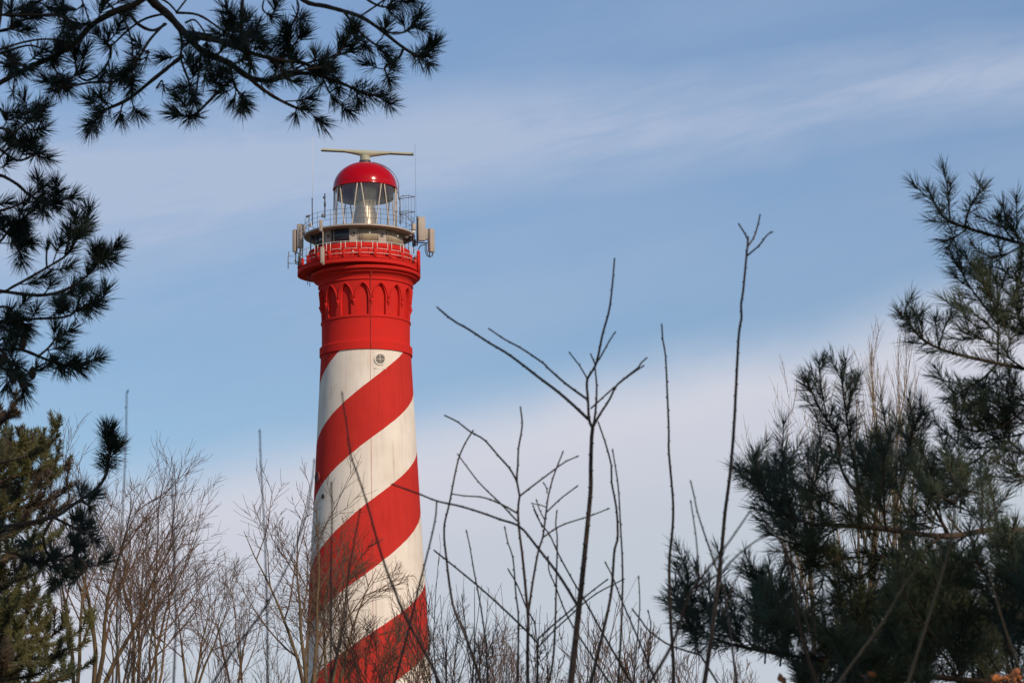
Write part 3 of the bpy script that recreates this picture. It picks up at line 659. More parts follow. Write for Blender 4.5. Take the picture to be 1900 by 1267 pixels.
class Pine:
    def __init__(s, root, nm, prm, seed):
        s.rel = Rel(root); s.nm = nm; s.p = prm; s.r = random.Random(seed)
    def shoot(s, wood, nee, p, d, L, lvl, rad):
        r, q = s.r, s.p
        path = curve_path(r, p, d, L, 5, q['up']*(0.6+0.8*r.random()), q['wob'])
        rr = np.linspace(rad, max(rad*0.45, q['rmin']), len(path)); wood.tube(path, rr, 4 if lvl else 5)
        clothe(nee, r, path, q['f0'] if lvl == 0 else max(0.0, q['f0']), q['per_m'], q['L'], q['nr'], q['a0'], q['a1'], q['upb'])
        wood.spikes([path[-1]], [path[-1]-path[-2]], q['bud'], rad*0.9+0.002)
        if lvl > 0:
            for k in range(r.choice(q['kids'])):
                t_ = r.uniform(0.25, 0.9); i_ = int(t_*5); b = path[i_]+(path[min(i_+1, 5)]-path[i_])*(t_*5-i_)
                s.shoot(wood, nee, b, side_dir(r, unit(path[min(i_+1, 5)]-path[i_]+1e-9), 30, 60, q['up']*0.3), L*r.uniform(0.45, 0.75), lvl-1, rad*0.7)
        return path
    def limb(s, pts, d, r0, r1, n=6, L=(0.12, 0.25), lvl=1, t0=0.3, depth_wob=0.12, tip=True, spread=(35, 70), needles_tip=0.8, upk=0.15, name='branch'):
        """pts: pixel polyline at distance d"""
        r = s.r; W_ = []; dw = 0.0
        for k, q in enumerate(pts):
            dd_ = q[2] if len(q) > 2 else d+dw; W_.append(P(q[0], q[1], dd_)); dw += r.uniform(-depth_wob, depth_wob)
        return s.limb_w(np.array(W_), r0, r1, n, L, lvl, t0, tip, spread, needles_tip, upk, name)
    def limb_w(s, W_, r0, r1, n, L, lvl, t0, tip=True, spread=(35, 70), needles_tip=0.8, upk=0.15, name='branch'):
        r, q = s.r, s.p
        wood, nee = MB(), MB(); path = smooth_path(W_, 4)
        m_ = len(path); rr = r0+(r1-r0)*np.linspace(0, 1, m_)**0.8; rr = rr*(1+0.1*np.array([r.uniform(-1, 1) for _ in range(m_)]))
        wood.tube(path, rr, 6)
        for k in range(n):
            t_ = t0+(1-t0)*(k+r.random())/max(n, 1); f = t_*(m_-1); i_ = min(int(f), m_-2); b = path[i_]+(path[i_+1]-path[i_])*(f-i_)
            s.shoot(wood, nee, b, side_dir(r, unit(path[i_+1]-path[i_]), *spread, upk), r.uniform(*L), lvl, max(q['rmin'], rr[i_]*0.5))
        if tip and needles_tip < 1:
            clothe(nee, r, path, needles_tip, q['per_m'], q['L'], q['nr'], q['a0'], q['a1'], q['upb']); wood.spikes([path[-1]], [path[-1]-path[-2]], q['bud'], r1+0.002)
        o = s.rel.build(wood, name, q['bark'])
        if nee.n: s.rel.build(nee, 'needles', q['needle'], o)
        return o
def trunk(rel, pts, r0, r1, mtl, name='trunk', sides=14, parent=None):
    mb = MB(); path = smooth_path(pts, 6); rr = np.linspace(r0, r1, len(path)); mb.tube(path, rr, sides); return rel.build(mb, name, mtl, parent, smooth=True)

# ================================================================== BLACK PINE, upper left and left edge
D1 = 12.0
tb_ = P(-290, 1200, D1); base = np.array([tb_[0]-0.05, tb_[1], 0.0])
bp_ = thing('pine_tree', base, 'dark long-needled pine whose twisted twigs and round tufts hang over the upper left', 'pine tree')
BPRM = dict(up=0.5, wob=0.22, f0=0.45, per_m=1500, L=0.088, nr=0.0015, a0=38, a1=95, upb=0.06, bud=0.02, rmin=0.0028, kids=[0, 1, 1], bark=M['bark_pine'], needle=M['needle_black'])
bpn = Pine(bp_, 'black', BPRM, 11)
trunk(bpn.rel, [base, P(-250, 1150, D1), P(-190, 640, D1), P(-110, 250, D1), P(-46, 20, D1), P(-30, -260, D1), P(20, -700, D1+.3)], 0.2, 0.07, M['bark_trunk'])
tp = P(20, -700, D1+.3)
def bl(pts, r0, r1, n=3, d=D1, **k):
    kw = dict(L=(0.04, 0.11), lvl=0, t0=0.35, spread=(30, 75), needles_tip=0.86, upk=0.12); kw.update(k)
    x, y = pts[0][:2]
    if x < 0 and y > -5: pts = [(float(np.interp(y+30, [20, 250, 640, 1150], [-46, -110, -190, -250])), y+30)]+list(pts)   # rooted in the trunk
    return bpn.limb(pts, d, r0*0.00225/2, r1*0.00225/2, n, **kw)
# main limbs (thickness in pixels)
bl([(-20, 170), (0, 154), (47, 129), (102, 104), (142, 78), (170, 47), (213, 22), (256, 5), (300, -30)], 8, 13, 0, tip=False)
bl([(240, -120), (262, -30), (280, 0), (315, 31), (350, 71), (379, 97), (426, 118), (459, 142), (495, 150), (533, 142), (560, 136), (600, 141)], 20, 7, 7, t0=0.45, tip=False)
bl([(459, 142), (480, 160), (510, 181), (551, 201), (568, 203)], 9, 4, 3, t0=0.5)
bl([(350, 66), (400, 76), (424, 83), (470, 100), (520, 112), (566, 118), (597, 140), (637, 156), (679, 175), (704, 177)], 10, 4.5, 7, t0=0.35)
bl([(500, -60), (561, 0), (604, 12), (637, 21), (672, 33), (708, 57), (743, 85), (779, 107), (795, 103)], 10, 5, 3, t0=0.8)
bl([(637, 21), (652, 40), (665, 57), (689, 78), (705, 88)], 6, 4, 3, t0=0.7)
bl([(712, 58), (730, 62), (750, 60), (766, 50)], 5, 4, 3, t0=0.5)
bl([(748, 92), (742, 105), (731, 114), (714, 125), (722, 150)], 5, 4, 3, t0=0.5)
bl([(668, 31), (701, 9), (728, -12)], 4, 4, 1); bl([(660, -20), (682, 0), (705, 12), (728, 14)], 5, 4, 3, t0=0.6)
bl([(545, -30), (551, 0), (554, 19), (542, 47), (532, 70), (530, 90)], 4.5, 4, 4, t0=0.5)
bl([(452, -30), (450, 0), (447, 47), (457, 78), (466, 123)], 7, 6, 5, t0=0.35, spread=(40, 90))
bl([(500, -20), (490, 0), (488, 19), (503, 31)], 4, 3, 1, t0=0.7)
bl([(533, 142), (560, 122), (590, 112), (625, 104), (654, 92)], 5, 4, 5, t0=0.3)
bl([(625, 104), (638, 84), (646, 62)], 4, 3, 2, t0=0.4); bl([(597, 140), (605, 160), (618, 182)], 4, 3, 3, t0=0.3)
bl([(495, 150), (530, 136), (575, 128), (612, 124)], 5, 3.5, 4, t0=0.3); bl([(520, 112), (540, 92), (556, 68)], 5, 4, 5, t0=0.25)
bl([(424, 83), (430, 64), (436, 46)], 4, 4, 3, t0=0.2, L=(.05, .1)); bl([(424, 83), (450, 70), (478, 48)], 5, 4, 4, t0=0.3)
# left of the thick limb
bl([(-15, 96), (0, 92), (47, 78), (90, 73), (135, 79)], 4, 4, 0, tip=False); bl([(0, 100), (30, 90), (59, 85), (95, 99), (97, 112)], 5, 3.5, 3, t0=0.5)
bl([(-10, 30), (5, 28), (71, 28), (107, 30), (142, 43), (170, 46)], 6, 4, 3, t0=0.05, tip=False); bl([(118, 0), (112, 12), (109, 26)], 4, 4, 1)
bl([(318, 31), (303, 27), (268, 36), (237, 57), (206, 85), (196, 78)], 5, 4, 3, t0=0.85)
bl([(204, 85), (204, 107), (189, 133), (166, 149), (149, 144), (140, 118), (141, 100)], 5, 4, 3, t0=0.7)
bl([(243, 128), (228, 142), (213, 152), (166, 154), (118, 162), (108, 158)], 6, 4, 4, t0=0.75)
bl([(225, 24), (237, 52), (245, 80), (246, 99), (249, 121)], 4, 3.5, 2, t0=0.7); bl([(305, 45), (279, 73), (263, 99), (249, 121), (240, 133)], 6, 4, 2, t0=0.8)
bl([(339, 104), (315, 123), (279, 152), (237, 185), (192, 205), (184, 208)], 9, 5, 8, t0=0.5)
bl([(237, 21), (256, 45), (284, 57), (308, 45)], 6, 6, 0, tip=False)
bl([(430, 150), (417, 159), (384, 192), (362, 213), (350, 216)], 7, 4, 4, t0=0.78)
bl([(327, 24), (367, 28), (403, 50), (433, 73)], 5, 4, 2, t0=0.6); bl([(350, -6), (327, 24)], 4, 4, 0, tip=False); bl([(290, -6), (312, 6), (327, 22)], 4, 4, 0, tip=False)
bl([(343, 43), (362, 38), (381, 64), (384, 84)], 4, 3.5, 2, t0=0.5); bl([(355, 62), (385, 68), (414, 78), (450, 88)], 11, 8, 4, t0=0.3, tip=False)
bl([(330, 50), (338, 78), (336, 110), (350, 150), (356, 172)], 6, 4, 6, t0=0.35); bl([(372, 100), (368, 140), (362, 190)], 4, 3, 2, t0=0.5)
bl([(379, 97), (385, 130), (395, 152), (410, 156)], 6, 4, 6, t0=0.3); bl([(426, 118), (432, 150), (440, 168), (452, 178)], 6, 4, 6, t0=0.35)
bl([(170, 47), (158, 46), (146, 55), (120, 44)], 4, 3, 1, t0=.6); bl([(155, -12), (153, 0), (154, 10)], 3, 3, 2, L=(.04, .08)); bl([(150, -5), (160, 22), (166, 42)], 3, 3, 1)
bl([(190, -10), (205, 12), (222, 22)], 5, 4, 4, t0=0.2, L=(.05, .1)); bl([(102, 104), (98, 118), (104, 132), (118, 146)], 4, 3.5, 4, t0=0.4)
bl([(200, 140), (206, 150), (202, 166)], 4, 4, 3, t0=0.2); bl([(270, 100), (276, 96), (272, 108)], 4, 3, 2, L=(.05, .09)); bl([(290, 165), (300, 150), (303, 158)], 4, 3, 0)
bl([(-10, 118), (10, 120), (24, 134)], 5, 4, 5, t0=0.1); bl([(0, 92), (20, 110), (52, 125)], 3, 3, 2, t0=.2); bl([(-5, 60), (20, 52), (40, 40), (72, 30)], 5, 4, 5, t0=0.2)
bl([(5, 28), (40, 14), (72, 2), (96, -6)], 4, 4, 5, t0=0.3); bl([(27, 146), (25, 160), (24, 172)], 3, 3, 0)
bl([(-10, 200), (14, 222), (40, 212), (66, 206)], 6, 4, 5, t0=0.3); bl([(-10, 238), (24, 246), (48, 228), (70, 214)], 6, 4, 5, t0=0.3)
# left edge
bl([(-30, 262), (0, 278), (32, 298), (58, 290), (72, 284)], 6, 4, 5, t0=0.4); bl([(-20, 325), (24, 337), (56, 363), (89, 379), (104, 376)], 8, 4, 4, t0=0.55)
bl([(0, 391), (30, 382), (56, 366), (78, 348)], 5, 4, 4, t0=0.45); bl([(-15, 330), (-5, 300), (20, 270), (42, 258)], 5, 4, 4, t0=0.4)
bl([(-25, 420), (10, 430), (36, 446), (56, 452)], 6, 4, 6, t0=0.3); bl([(-25, 460), (0, 448), (20, 424), (44, 410)], 6, 4, 5, t0=0.3); bl([(-25, 380), (5, 400), (30, 420)], 5, 4, 5, t0=0.2)
bl([(-30, 536), (0, 540), (72, 548), (121, 538), (161, 512), (181, 488), (199, 470)], 9, 4, 10, t0=0.4, L=(.05, .12), spread=(25, 55))
bl([(-10, 545), (24, 532), (81, 500), (125, 472), (141, 443), (162, 410)], 6, 4, 9, t0=0.3, L=(.05, .11), spread=(25, 55))
bl([(121, 472), (125, 455), (128, 440)], 5, 4, 2); bl([(87, 497), (86, 480), (87, 463)], 4, 4, 0)
bl([(-20, 600), (60, 592), (121, 588), (149, 572), (178, 567)], 6, 4, 9, t0=0.35, L=(.05, .12)); bl([(-10, 570), (20, 576), (32, 590), (44, 604)], 6, 4, 7, t0=0.1)
bl([(-10, 606), (10, 612), (32, 622)], 5, 4, 4, t0=0.2)
bl([(-20, 648), (0, 649), (40, 649), (81, 665), (117, 677), (146, 676)], 8, 5, 4, t0=0.72); bl([(70, 662), (90, 645), (108, 622)], 5, 4, 5, t0=0.3)
bl([(-10, 678), (0, 681), (40, 701), (48, 712)], 5, 5, 4, t0=0.3); bl([(40, 701), (52, 692), (68, 680)], 5, 4, 2); bl([(-10, 660), (15, 668), (34, 680)], 5, 4, 5, t0=0.2)
# low branch of the same tree
bl([(-60, 980), (20, 975), (98, 959), (134, 937), (179, 906), (197, 879), (202, 848), (210, 818)], 9, 6, 5, t0=0.84, L=(.05, .09), spread=(25, 55))
bl([(98, 959), (125, 972), (150, 985), (170, 992)], 6, 5, 8, t0=0.2); bl([(112, 1040), (135, 1030), (160, 1050), (140, 1075)], 6, 5, 6, t0=0.1); bl([(98, 959), (80, 1000), (96, 1040), (120, 1060)], 6, 5, 6, t0=.3)
bl([(134, 937), (150, 930), (168, 940)], 5, 4, 3); bl([(-60, 1010), (-10, 1020), (40, 1030), (100, 1052)], 7, 4, 3, t0=0.3)
# cones
for px, py in ((24, 700), (42, 709), (42, 637), (8, 665), (60, 692)):
    c0 = P(px, py, D1-0.05); mb = MB(); mb.lathe([(0, -0.03), (0.012, -0.022), (0.017, -0.005), (0.013, 0.015), (0.005, 0.028), (0, 0.03)], 8, c0[0], c0[1]); mb.v = [v+np.array([0, 0, c0[2]]) for v in mb.v]
    bpn.rel.build(mb, 'cone', M['bark_pine'])
# upper crown out of frame (thick clumps on real limbs)
def crown_clumps(mb, r, centre, rad, n, size):
    g_ = np.random.RandomState(r.randrange(1 << 30)); d = g_.randn(n, 3); d /= np.linalg.norm(d, axis=1)[:, None]
    pos = centre + d*np.asarray(rad)*(g_.rand(n, 1)**0.45)
    mb.spikes(pos, d+g_.randn(n, 3)*0.7+np.array([0, 0, 0.3]), size*(0.6+0.8*g_.rand(n)), size*0.11)
mb = MB(); r = random.Random(3)
for k in range(9): crown_clumps(mb, r, P(r.uniform(-420, 240), r.uniform(-1000, -560), D1+r.uniform(-.8, 1.2)), (0.8, 0.8, 0.4), 600, 0.16)
for k in range(10): crown_clumps(mb, r, P(r.uniform(-900, -330), r.uniform(-500, 800), D1+r.uniform(-.8, 1.2)), (0.6, 0.7, 0.35), 500, 0.16)
bpn.rel.build(mb, 'crown', M['needle_black'])

# ================================================================== RIGHT PINE
D3 = 10.0
base = P(2130, 1000, D3+.5); base = np.array([base[0], base[1], 0.0])
rp_ = thing('pine_tree', base, 'dark short-needled pine reaching in from the right edge of the picture', 'pine tree')
SPRM = dict(up=0.45, wob=0.12, f0=0.12, per_m=470, L=0.070, nr=0.00115, a0=34, a1=66, upb=0.05, bud=0.012, rmin=0.0022, kids=[0, 1, 2], bark=M['bark_pine'], needle=M['needle_scots'])
rpn = Pine(rp_, 'scots', SPRM, 21)
trunk(rpn.rel, [base, P(2120, 1000, D3+.5), P(2080, 500, D3+.4), P(2060, 100, D3+.3), P(2040, -400, D3)], 0.17, 0.05, M['bark_trunk'])
def rl_(pts, r0, r1, n=5, d=D3, **k):
    kw = dict(L=(0.07, 0.15), lvl=0, t0=0.3, spread=(28, 60), needles_tip=0.3, upk=0.25); kw.update(k)
    return rpn.limb(pts, d, r0*0.00187/2, r1*0.00187/2, n, **kw)
rl_([(2050, 520), (1960, 478), (1900, 454), (1830, 434), (1789, 421), (1758, 409), (1738, 385), (1722, 350)], 9, 3.5, 5, t0=0.3, needles_tip=0.3, L=(.04, .1))
rl_([(1762, 410), (1760, 375), (1757, 340)], 4, 3, 2, t0=0.3, L=(.03, .06)); rl_([(1790, 421), (1795, 398), (1808, 370), (1825, 352)], 4, 3, 2, t0=0.4, L=(.03, .06)); rl_([(1795, 424), (1775, 438), (1752, 448)], 4, 3, 1, L=(.03, .05))
rl_([(1900, 454), (1870, 470), (1840, 478)], 4, 3, 3); rl_([(1880, 446), (1860, 420), (1850, 405)], 4, 3, 2, L=(.04, .07))
rl_([(1990, 560), (1920, 540), (1895, 525), (1880, 505)], 5, 3, 4, t0=.5); rl_([(1960, 500), (1910, 470), (1890, 440), (1880, 425)], 4, 3, 4, t0=.4)
# B: the standing cluster
rl_([(2060, 740), (1960, 700), (1900, 684), (1850, 674), (1776, 657), (1735, 643), (1707, 625), (1686, 600), (1666, 577)], 9, 3.5, 7, t0=0.45, L=(.03, .08), needles_tip=0.3)
rl_([(1710, 626), (1702, 600), (1692, 570)], 4, 3, 2, t0=0.3, L=(.03, .06)); rl_([(1742, 645), (1738, 615), (1735, 590)], 4, 3, 1, L=(.03, .05)); rl_([(1742, 645), (1752, 610), (1766, 582)], 4, 3, 1, L=(.03, .05))
rl_([(1851, 672), (1852, 630), (1850, 583), (1838, 550), (1813, 500)], 5, 3, 8, t0=0.25, needles_tip=0.25); rl_([(1850, 590), (1852, 555), (1848, 515)], 4, 3, 4, t0=.2); rl_([(1850, 600), (1820, 560), (1792, 520), (1782, 495)], 4, 3, 4, t0=.2); rl_([(1852, 620), (1830, 600), (1800, 575)], 4, 3, 4, t0=.2)
rl_([(1980, 700), (1915, 635), (1890, 590), (1884, 540)], 5, 3, 7, t0=.3); rl_([(1852, 640), (1820, 628), (1790, 610)], 4, 3, 3); rl_([(1960, 640), (1900, 620), (1865, 605)], 5, 3, 5)
rl_([(1900, 684), (1870, 660), (1876, 630)], 4, 3, 3)
rl_([(1850, 676), (1820, 705), (1790, 722), (1752, 742)], 5, 3, 6, t0=0.2); rl_([(1835, 690), (1822, 730), (1830, 765)], 4, 3, 3); rl_([(1800, 715), (1790, 740), (1800, 760)], 4, 3, 2)
# middle right tufts
for pts in ([(2050, 800), (1960, 770), (1890, 750), (1850, 730), (1820, 715)], [(2040, 880), (1950, 850), (1900, 842), (1840, 830), (1790, 830), (1755, 800)], [(1900, 760), (1860, 790), (1810, 800), (1770, 785)], [(2000, 800), (1930, 790), (1885, 770), (1868, 720)], [(1840, 832), (1800, 860), (1760, 862)], [(1960, 920), (1920, 890), (1890, 880), (1876, 860)], [(1900, 842), (1870, 815), (1850, 780)], [(1950, 790), (1895, 805), (1850, 812), (1815, 790)]):
    rl_(pts, 5, 3, 7, t0=.25, needles_tip=0.25)
# F: the dark shelf
rl_([(2150, 1010), (2000, 1000), (1900, 986), (1840, 982), (1769, 994), (1700, 990), (1641, 981), (1560, 974), (1507, 972), (1445, 947), (1418, 920), (1400, 880)], 18, 3.5, 18, t0=0.3, L=(.05, .10), lvl=0, needles_tip=0.7)
rl_([(1420, 930), (1408, 885), (1405, 842)], 4, 3, 4, t0=.2, L=(.04, .08)); rl_([(1450, 950), (1432, 905), (1440, 860)], 4, 3, 6, t0=.2, L=(.03, .07)); rl_([(1410, 915), (1400, 900), (1395, 880)], 4, 3, 2, L=(.03, .05))
rl_([(1641, 981), (1600, 930), (1561, 870), (1555, 813), (1525, 765), (1497, 708)], 7, 3, 9, t0=0.35, L=(.06, .12)); rl_([(1535, 780), (1524, 720), (1519, 675)], 4, 3, 4, t0=.3, L=(.03, .07))
rl_([(1600, 930), (1585, 860), (1576, 813), (1566, 739), (1560, 695)], 6, 3, 7, t0=0.4, L=(.04, .09)); rl_([(1572, 770), (1582, 730), (1592, 700)], 4, 3, 3, t0=.3, L=(.03, .06))
rl_([(1760, 990), (1720, 920), (1690, 860), (1690, 810), (1712, 765)], 7, 3, 9, t0=0.3); rl_([(1700, 990), (1660, 900), (1640, 850), (1650, 810)], 6, 3, 9, t0=.3)
g2 = random.Random(77)
for k in range(27):     # foliage of the shelf
    x = g2.uniform(1440, 1860); yb = g2.uniform(900, 1000); dx = g2.uniform(-80, 20)
    top_ = np.interp(x, [1420, 1480, 1560, 1640, 1720, 1800, 1880], [880, 840, 815, 835, 820, 880, 930]); yt = g2.uniform(top_, yb-30)
    rl_([(x, yb), (x+dx*0.5, (yb+yt)/2+8), (x+dx, yt)], 4.5, 3, 5, d=D3+g2.uniform(-.6, .9), t0=.1, L=(.07, .16), needles_tip=0.3)
# G: lower left lobe
rl_([(2100, 1290), (1800, 1262), (1650, 1245), (1556, 1229), (1457, 1214), (1355, 1194), (1308, 1172), (1278, 1130)], 14, 3.5, 12, t0=0.45, lvl=1, L=(.06, .12), needles_tip=0.8)
rl_([(1284, 1170), (1272, 1120), (1278, 1072)], 4, 3, 5, t0=.2); rl_([(1320, 1185), (1318, 1130), (1345, 1085)], 4, 3, 6, t0=.2); rl_([(1300, 1180), (1275, 1150), (1262, 1120)], 4, 3, 4, t0=.3, L=(.04, .08))
rl_([(1457, 1214), (1430, 1150), (1420, 1095), (1408, 1060)], 5, 3, 8, t0=.2); rl_([(1470, 1200), (1445, 1130), (1450, 1080)], 4, 3, 6, t0=.2)
for k in range(20):
    x = g2.uniform(1285, 1500); yb = g2.uniform(1140, 1235); top_ = np.interp(x, [1250, 1300, 1360, 1420, 1480, 1500], [1105, 1090, 1115, 1080, 1115, 1150]); yt = g2.uniform(top_, max(top_+5, yb-25)); dx = g2.uniform(-35, 25)
    rl_([(x, yb), (x+dx*.5, (yb+yt)/2+5), (x+dx, yt)], 4, 3, 5, d=D3+g2.uniform(-.6, .7), t0=.1, L=(.05, .11), needles_tip=0.05)
# between the shelves
for pts in ([(1769, 1015), (1700, 1025), (1640, 1030), (1560, 1033), (1480, 1012)], [(1640, 1030), (1600, 1070), (1560, 1080)], [(1560, 1033), (1520, 1050), (1495, 1040)], [(1560, 974), (1530, 995), (1500, 1010)], [(1900, 1170), (1820, 1140), (1740, 1120), (1690, 1110)], [(1900, 1100), (1800, 1080), (1720, 1070), (1680, 1050)], [(1620, 1200), (1590, 1150), (1560, 1120)]):
    rl_(pts, 5, 3, 8, t0=.2, lvl=1, needles_tip=0.2)
# dense lower right
rl_([(2140, 1230), (2000, 1180), (1900, 1150), (1820, 1140), (1760, 1165), (1700, 1135)], 30, 12, 8, t0=.2, lvl=1, needles_tip=.9)
for k in range(84):
    x = 1500+460*g2.random()**0.75; top_ = np.interp(x, [1500, 1560, 1620, 1700, 1760, 1800, 1960], [1240, 1195, 1160, 1115, 1070, 1015, 995])
    yb = g2.uniform(top_+60, 1330); yt = yb-g2.uniform(50, 120); yt = max(yt, top_); dx = g2.uniform(-70, 15)
    rl_([(x, yb), (x+dx*.5, (yb+yt)/2+6), (x+dx, yt)], 5, 3, 6, d=D3+g2.uniform(-.6, 1.6), t0=.1, L=(.08, .18), lvl=0 if k % 2 else 1, needles_tip=0.2)
rpn.p = dict(SPRM)
mb = MB(); r = random.Random(4)
for k in range(8): crown_clumps(mb, r, P(r.uniform(2420, 2800), r.uniform(-300, 900), D3+r.uniform(-.6, 1.2)), (0.5, 0.7, 0.35), 500, 0.12)
for k in range(5): crown_clumps(mb, r, P(r.uniform(1980, 2200), r.uniform(-1100, -700), D3+r.uniform(-.6, 1.0)), (0.5, 0.7, 0.35), 500, 0.12)
rpn.rel.build(mb, 'crown', M['needle_scots'])

# ================================================================== OLIVE PINE, lower left
D2_ = 28.0
base = P(-60, 1100, D2_); base = np.array([base[0], base[1], 0.0])
op_ = thing('pine_tree', base, 'sunlit olive green pine with stubby upright shoots in the lower left corner', 'pine tree')
OPRM = dict(up=1.1, wob=0.12, f0=0.0, per_m=420, L=0.075, nr=0.0030, a0=40, a1=70, upb=0.10, bud=0.04, rmin=0.004, kids=[1, 1, 2], bark=M['bark_pine'], needle=M['needle_olive'])
opn = Pine(op_, 'olive', OPRM, 31)
trunk(opn.rel, [base, P(-60, 1200, D2_), P(-40, 950, D2_), P(-20, 780, D2_), P(-5, 700, D2_)], 0.16, 0.03, M['bark_trunk'])
def ol(pts, n=7, d=D2_, **k):
    n = max(2, int(n*0.75)); opn.p = dict(OPRM, needle=M['needle_old']) if opn.r.random() < 0.32 else OPRM
    kw = dict(L=(0.14, 0.26), lvl=1, t0=0.25, spread=(25, 60), needles_tip=0.3, upk=0.5, depth_wob=0.25); kw.update(k)
    return opn.limb(pts, d, 0.02, 0.008, n, **kw)
ol([(-20, 790), (5, 778), (22, 760), (36, 740)], 3, L=(.06, .12)); ol([(-20, 800), (0, 775), (8, 765)], 2, L=(.06, .12)); ol([(-5, 790), (20, 772), (36, 768)], 2, L=(.06, .1))
for tip in ((45, 806), (70, 812), (92, 812), (106, 803), (20, 812), (112, 838), (0, 815), (118, 862), (60, 840), (90, 850), (30, 850), (130, 895), (105, 905), (70, 890), (40, 900), (10, 890), (118, 930), (80, 940), (40, 950), (5, 940), (100, 985), (60, 990), (20, 1000), (90, 1030), (40, 1040), (5, 1050), (110, 1075), (70, 1085), (30, 1080), (5, 1100)):
    x, y = tip; ol([(-50, y+70), (-10+x*.2, y+52), (x*0.7, y+35), (x, y+8)], 6, d=D2_+g2.uniform(-.9, .9))
for tip in ((148, 1165), (120, 1155), (90, 1140), (60, 1120), (20, 1120), (162, 1185), (128, 1195), (85, 1180), (40, 1165), (10, 1160), (100, 1220), (50, 1215), (10, 1210), (60, 1245), (20, 1255), (128, 1240), (158, 1230), (-10, 1240)):
    x, y = tip; ol([(-50, y+50), (-10+x*.2, y+40), (x*0.7, y+30), (x, y+5)], 6, d=D2_+g2.uniform(-.9, .9))
for k in range(24):
    x, y = g2.uniform(-160, -5), g2.uniform(820, 1300); ol([(-60, y+60), (x*.5-30, y+40), (x, y+5)], 6, d=D2_+g2.uniform(-.9, .9))

# ================================================================== BARE TREES
class Bare:
    def __init__(s, seed, jit=0.10, up=0.05): s.r = random.Random(seed); s.jit = jit; s.up = up; s.trunk = MB(); s.crown = MB()
    def grow(s, p, d, L, rad, lvl, first=False, rmin=0.0035, kids=(5, 7), ang=(22, 42), ratio=(0.42, 0.68)):
        r = s.r; n = 7 if lvl >= 2 else 5 if lvl == 1 else 3; pts = [p]; dv = unit(d); ax = [dv]
        for k in range(n):
            pts.append(pts[-1]+dv*L/n); dv = unit(dv+rvec(r)*s.jit*(1.0 if lvl else 1.3)+np.array([0, 0, s.up])); ax.append(dv)
        pts = np.array(pts); rr = np.maximum(np.linspace(rad, rad*(0.12 if first else 0.3), n+1), rmin*0.55)
        (s.trunk if first else s.crown).tube(pts, rr, 7 if first else 5 if lvl >= 2 else 3, cap=False)
        if lvl <= 0: return
        m_ = r.randint(*kids) + (1 if lvl == 1 else 0)
        for k in range(m_):
            t_ = (0.28 if first else 0.15)+(0.83 if not first else 0.7)*(k+r.random()*0.8)/m_; t_ = min(t_, 0.98); f = t_*n; i_ = min(int(f), n-1)
            b = pts[i_]+(pts[i_+1]-pts[i_])*(f-i_); a_ = ax[i_]
            s.grow(b, side_dir(r, a_, *ang, 0.1), L*r.uniform(*ratio)*(1.15-0.5*t_), max(rmin, rad*(1-0.6*t_)*0.55), lvl-1, False, rmin, kids, ang, ratio)
def bare_tree(px, top, d, label, seed, lean=0, stems=((0, 0),), r0=0.07, mt='bark_ochre', mc='bark_brown', lvl=3, rmin=0.0046, jit=0.17, up=0.05, ang=(24, 50), ratio=(0.40, 0.64), kids=(4, 6), y0=1330, name='bare_tree', cat='tree', group='bare winter trees', split=None, whips=0):
    """px: where its foot crosses the bottom of the picture, top: pixel row of its tip"""
    b0 = P(px, y0, d); base = np.array([b0[0]-lean*0.1, b0[1], 0.0])
    root = thing(name, base, label, cat, group); rel = Rel(root); B_ = Bare(seed, jit, up)
    zfork = b0[2] if split is None else split
    fk = np.array([b0[0], b0[1], max(zfork, 0.05)])
    r0 *= 0.74
    B_.trunk.tube(smooth_path([base, (base+fk)/2+np.array([0.02, 0, 0]), fk], 4), np.linspace(r0*1.3, r0, 9), 8)
    for sx, dep in stems:
        tip = P(px+sx, top+abs(sx)*0.25, d+dep); v = tip-fk; L = np.linalg.norm(v)*0.80
        B_.grow(fk, v, L, r0*(0.9 if len(stems) == 1 else 0.62), lvl, True, rmin, kids, ang, ratio)
    rw_ = random.Random(seed+7)
    for k in range(whips):
        tip = P(px+rw_.uniform(-45, 45), top-rw_.uniform(-10, 80), d+rw_.uniform(-.5, .5)); v = tip-fk
        B_.grow(fk, v, np.linalg.norm(v)*rw_.uniform(.9, 1.05), r0*0.42, rw_.choice([0, 1, 1]), False, rmin, (2, 4), (18, 38), (0.15, 0.35))
    rel.build(B_.trunk, 'trunk', M[mt]); rel.build(B_.crown, 'crown', M[mc]); return root
G1 = 'bare winter trees left of the lighthouse'
bare_tree(135, 850, 46, 'bare tree with ochre trunk rising straight out of the olive pine', 101, stems=((70, 0), (15, 1)), r0=0.085, group=G1)
bare_tree(170, 800, 48, 'tallest bare tree with ochre limbs fanning right, behind the dark pine twig', 102, stems=((190, 0), (90, -1), (40, 1)), r0=0.11, group=G1, ang=(18, 36))
bare_tree(250, 870, 55, 'bare tree with one long leaning limb whose tips reach the faint sky streak', 103, stems=((120, 0), (-20, 1), (50, -1)), r0=0.085, group=G1)
bare_tree(350, 1010, 60, 'low bare tree with close grey-brown twigs left of the tall blurred stem', 104, stems=((40, 0), (-40, 1), (90, 0)), r0=0.08, group=G1)
bare_tree(285, 960, 44, 'bare tree with thin upright brown stems standing in the middle of the left thicket', 105, stems=((10, 0), (-50, 1), (50, 1)), r0=0.06, group=G1)
bare_tree(440, 1050, 50, 'small rounded bare tree standing behind the tall blurred upright stem', 106, stems=((15, 0), (-40, 1), (60, 1)), r0=0.06, group=G1)
bare_tree(575, 860, 40, 'bare tree with curved ochre stem overlapping the left foot of the lighthouse', 107, stems=((-50, 0), (60, .5), (-90, 1)), r0=0.075, group=G1, jit=0.13, ang=(28, 52))
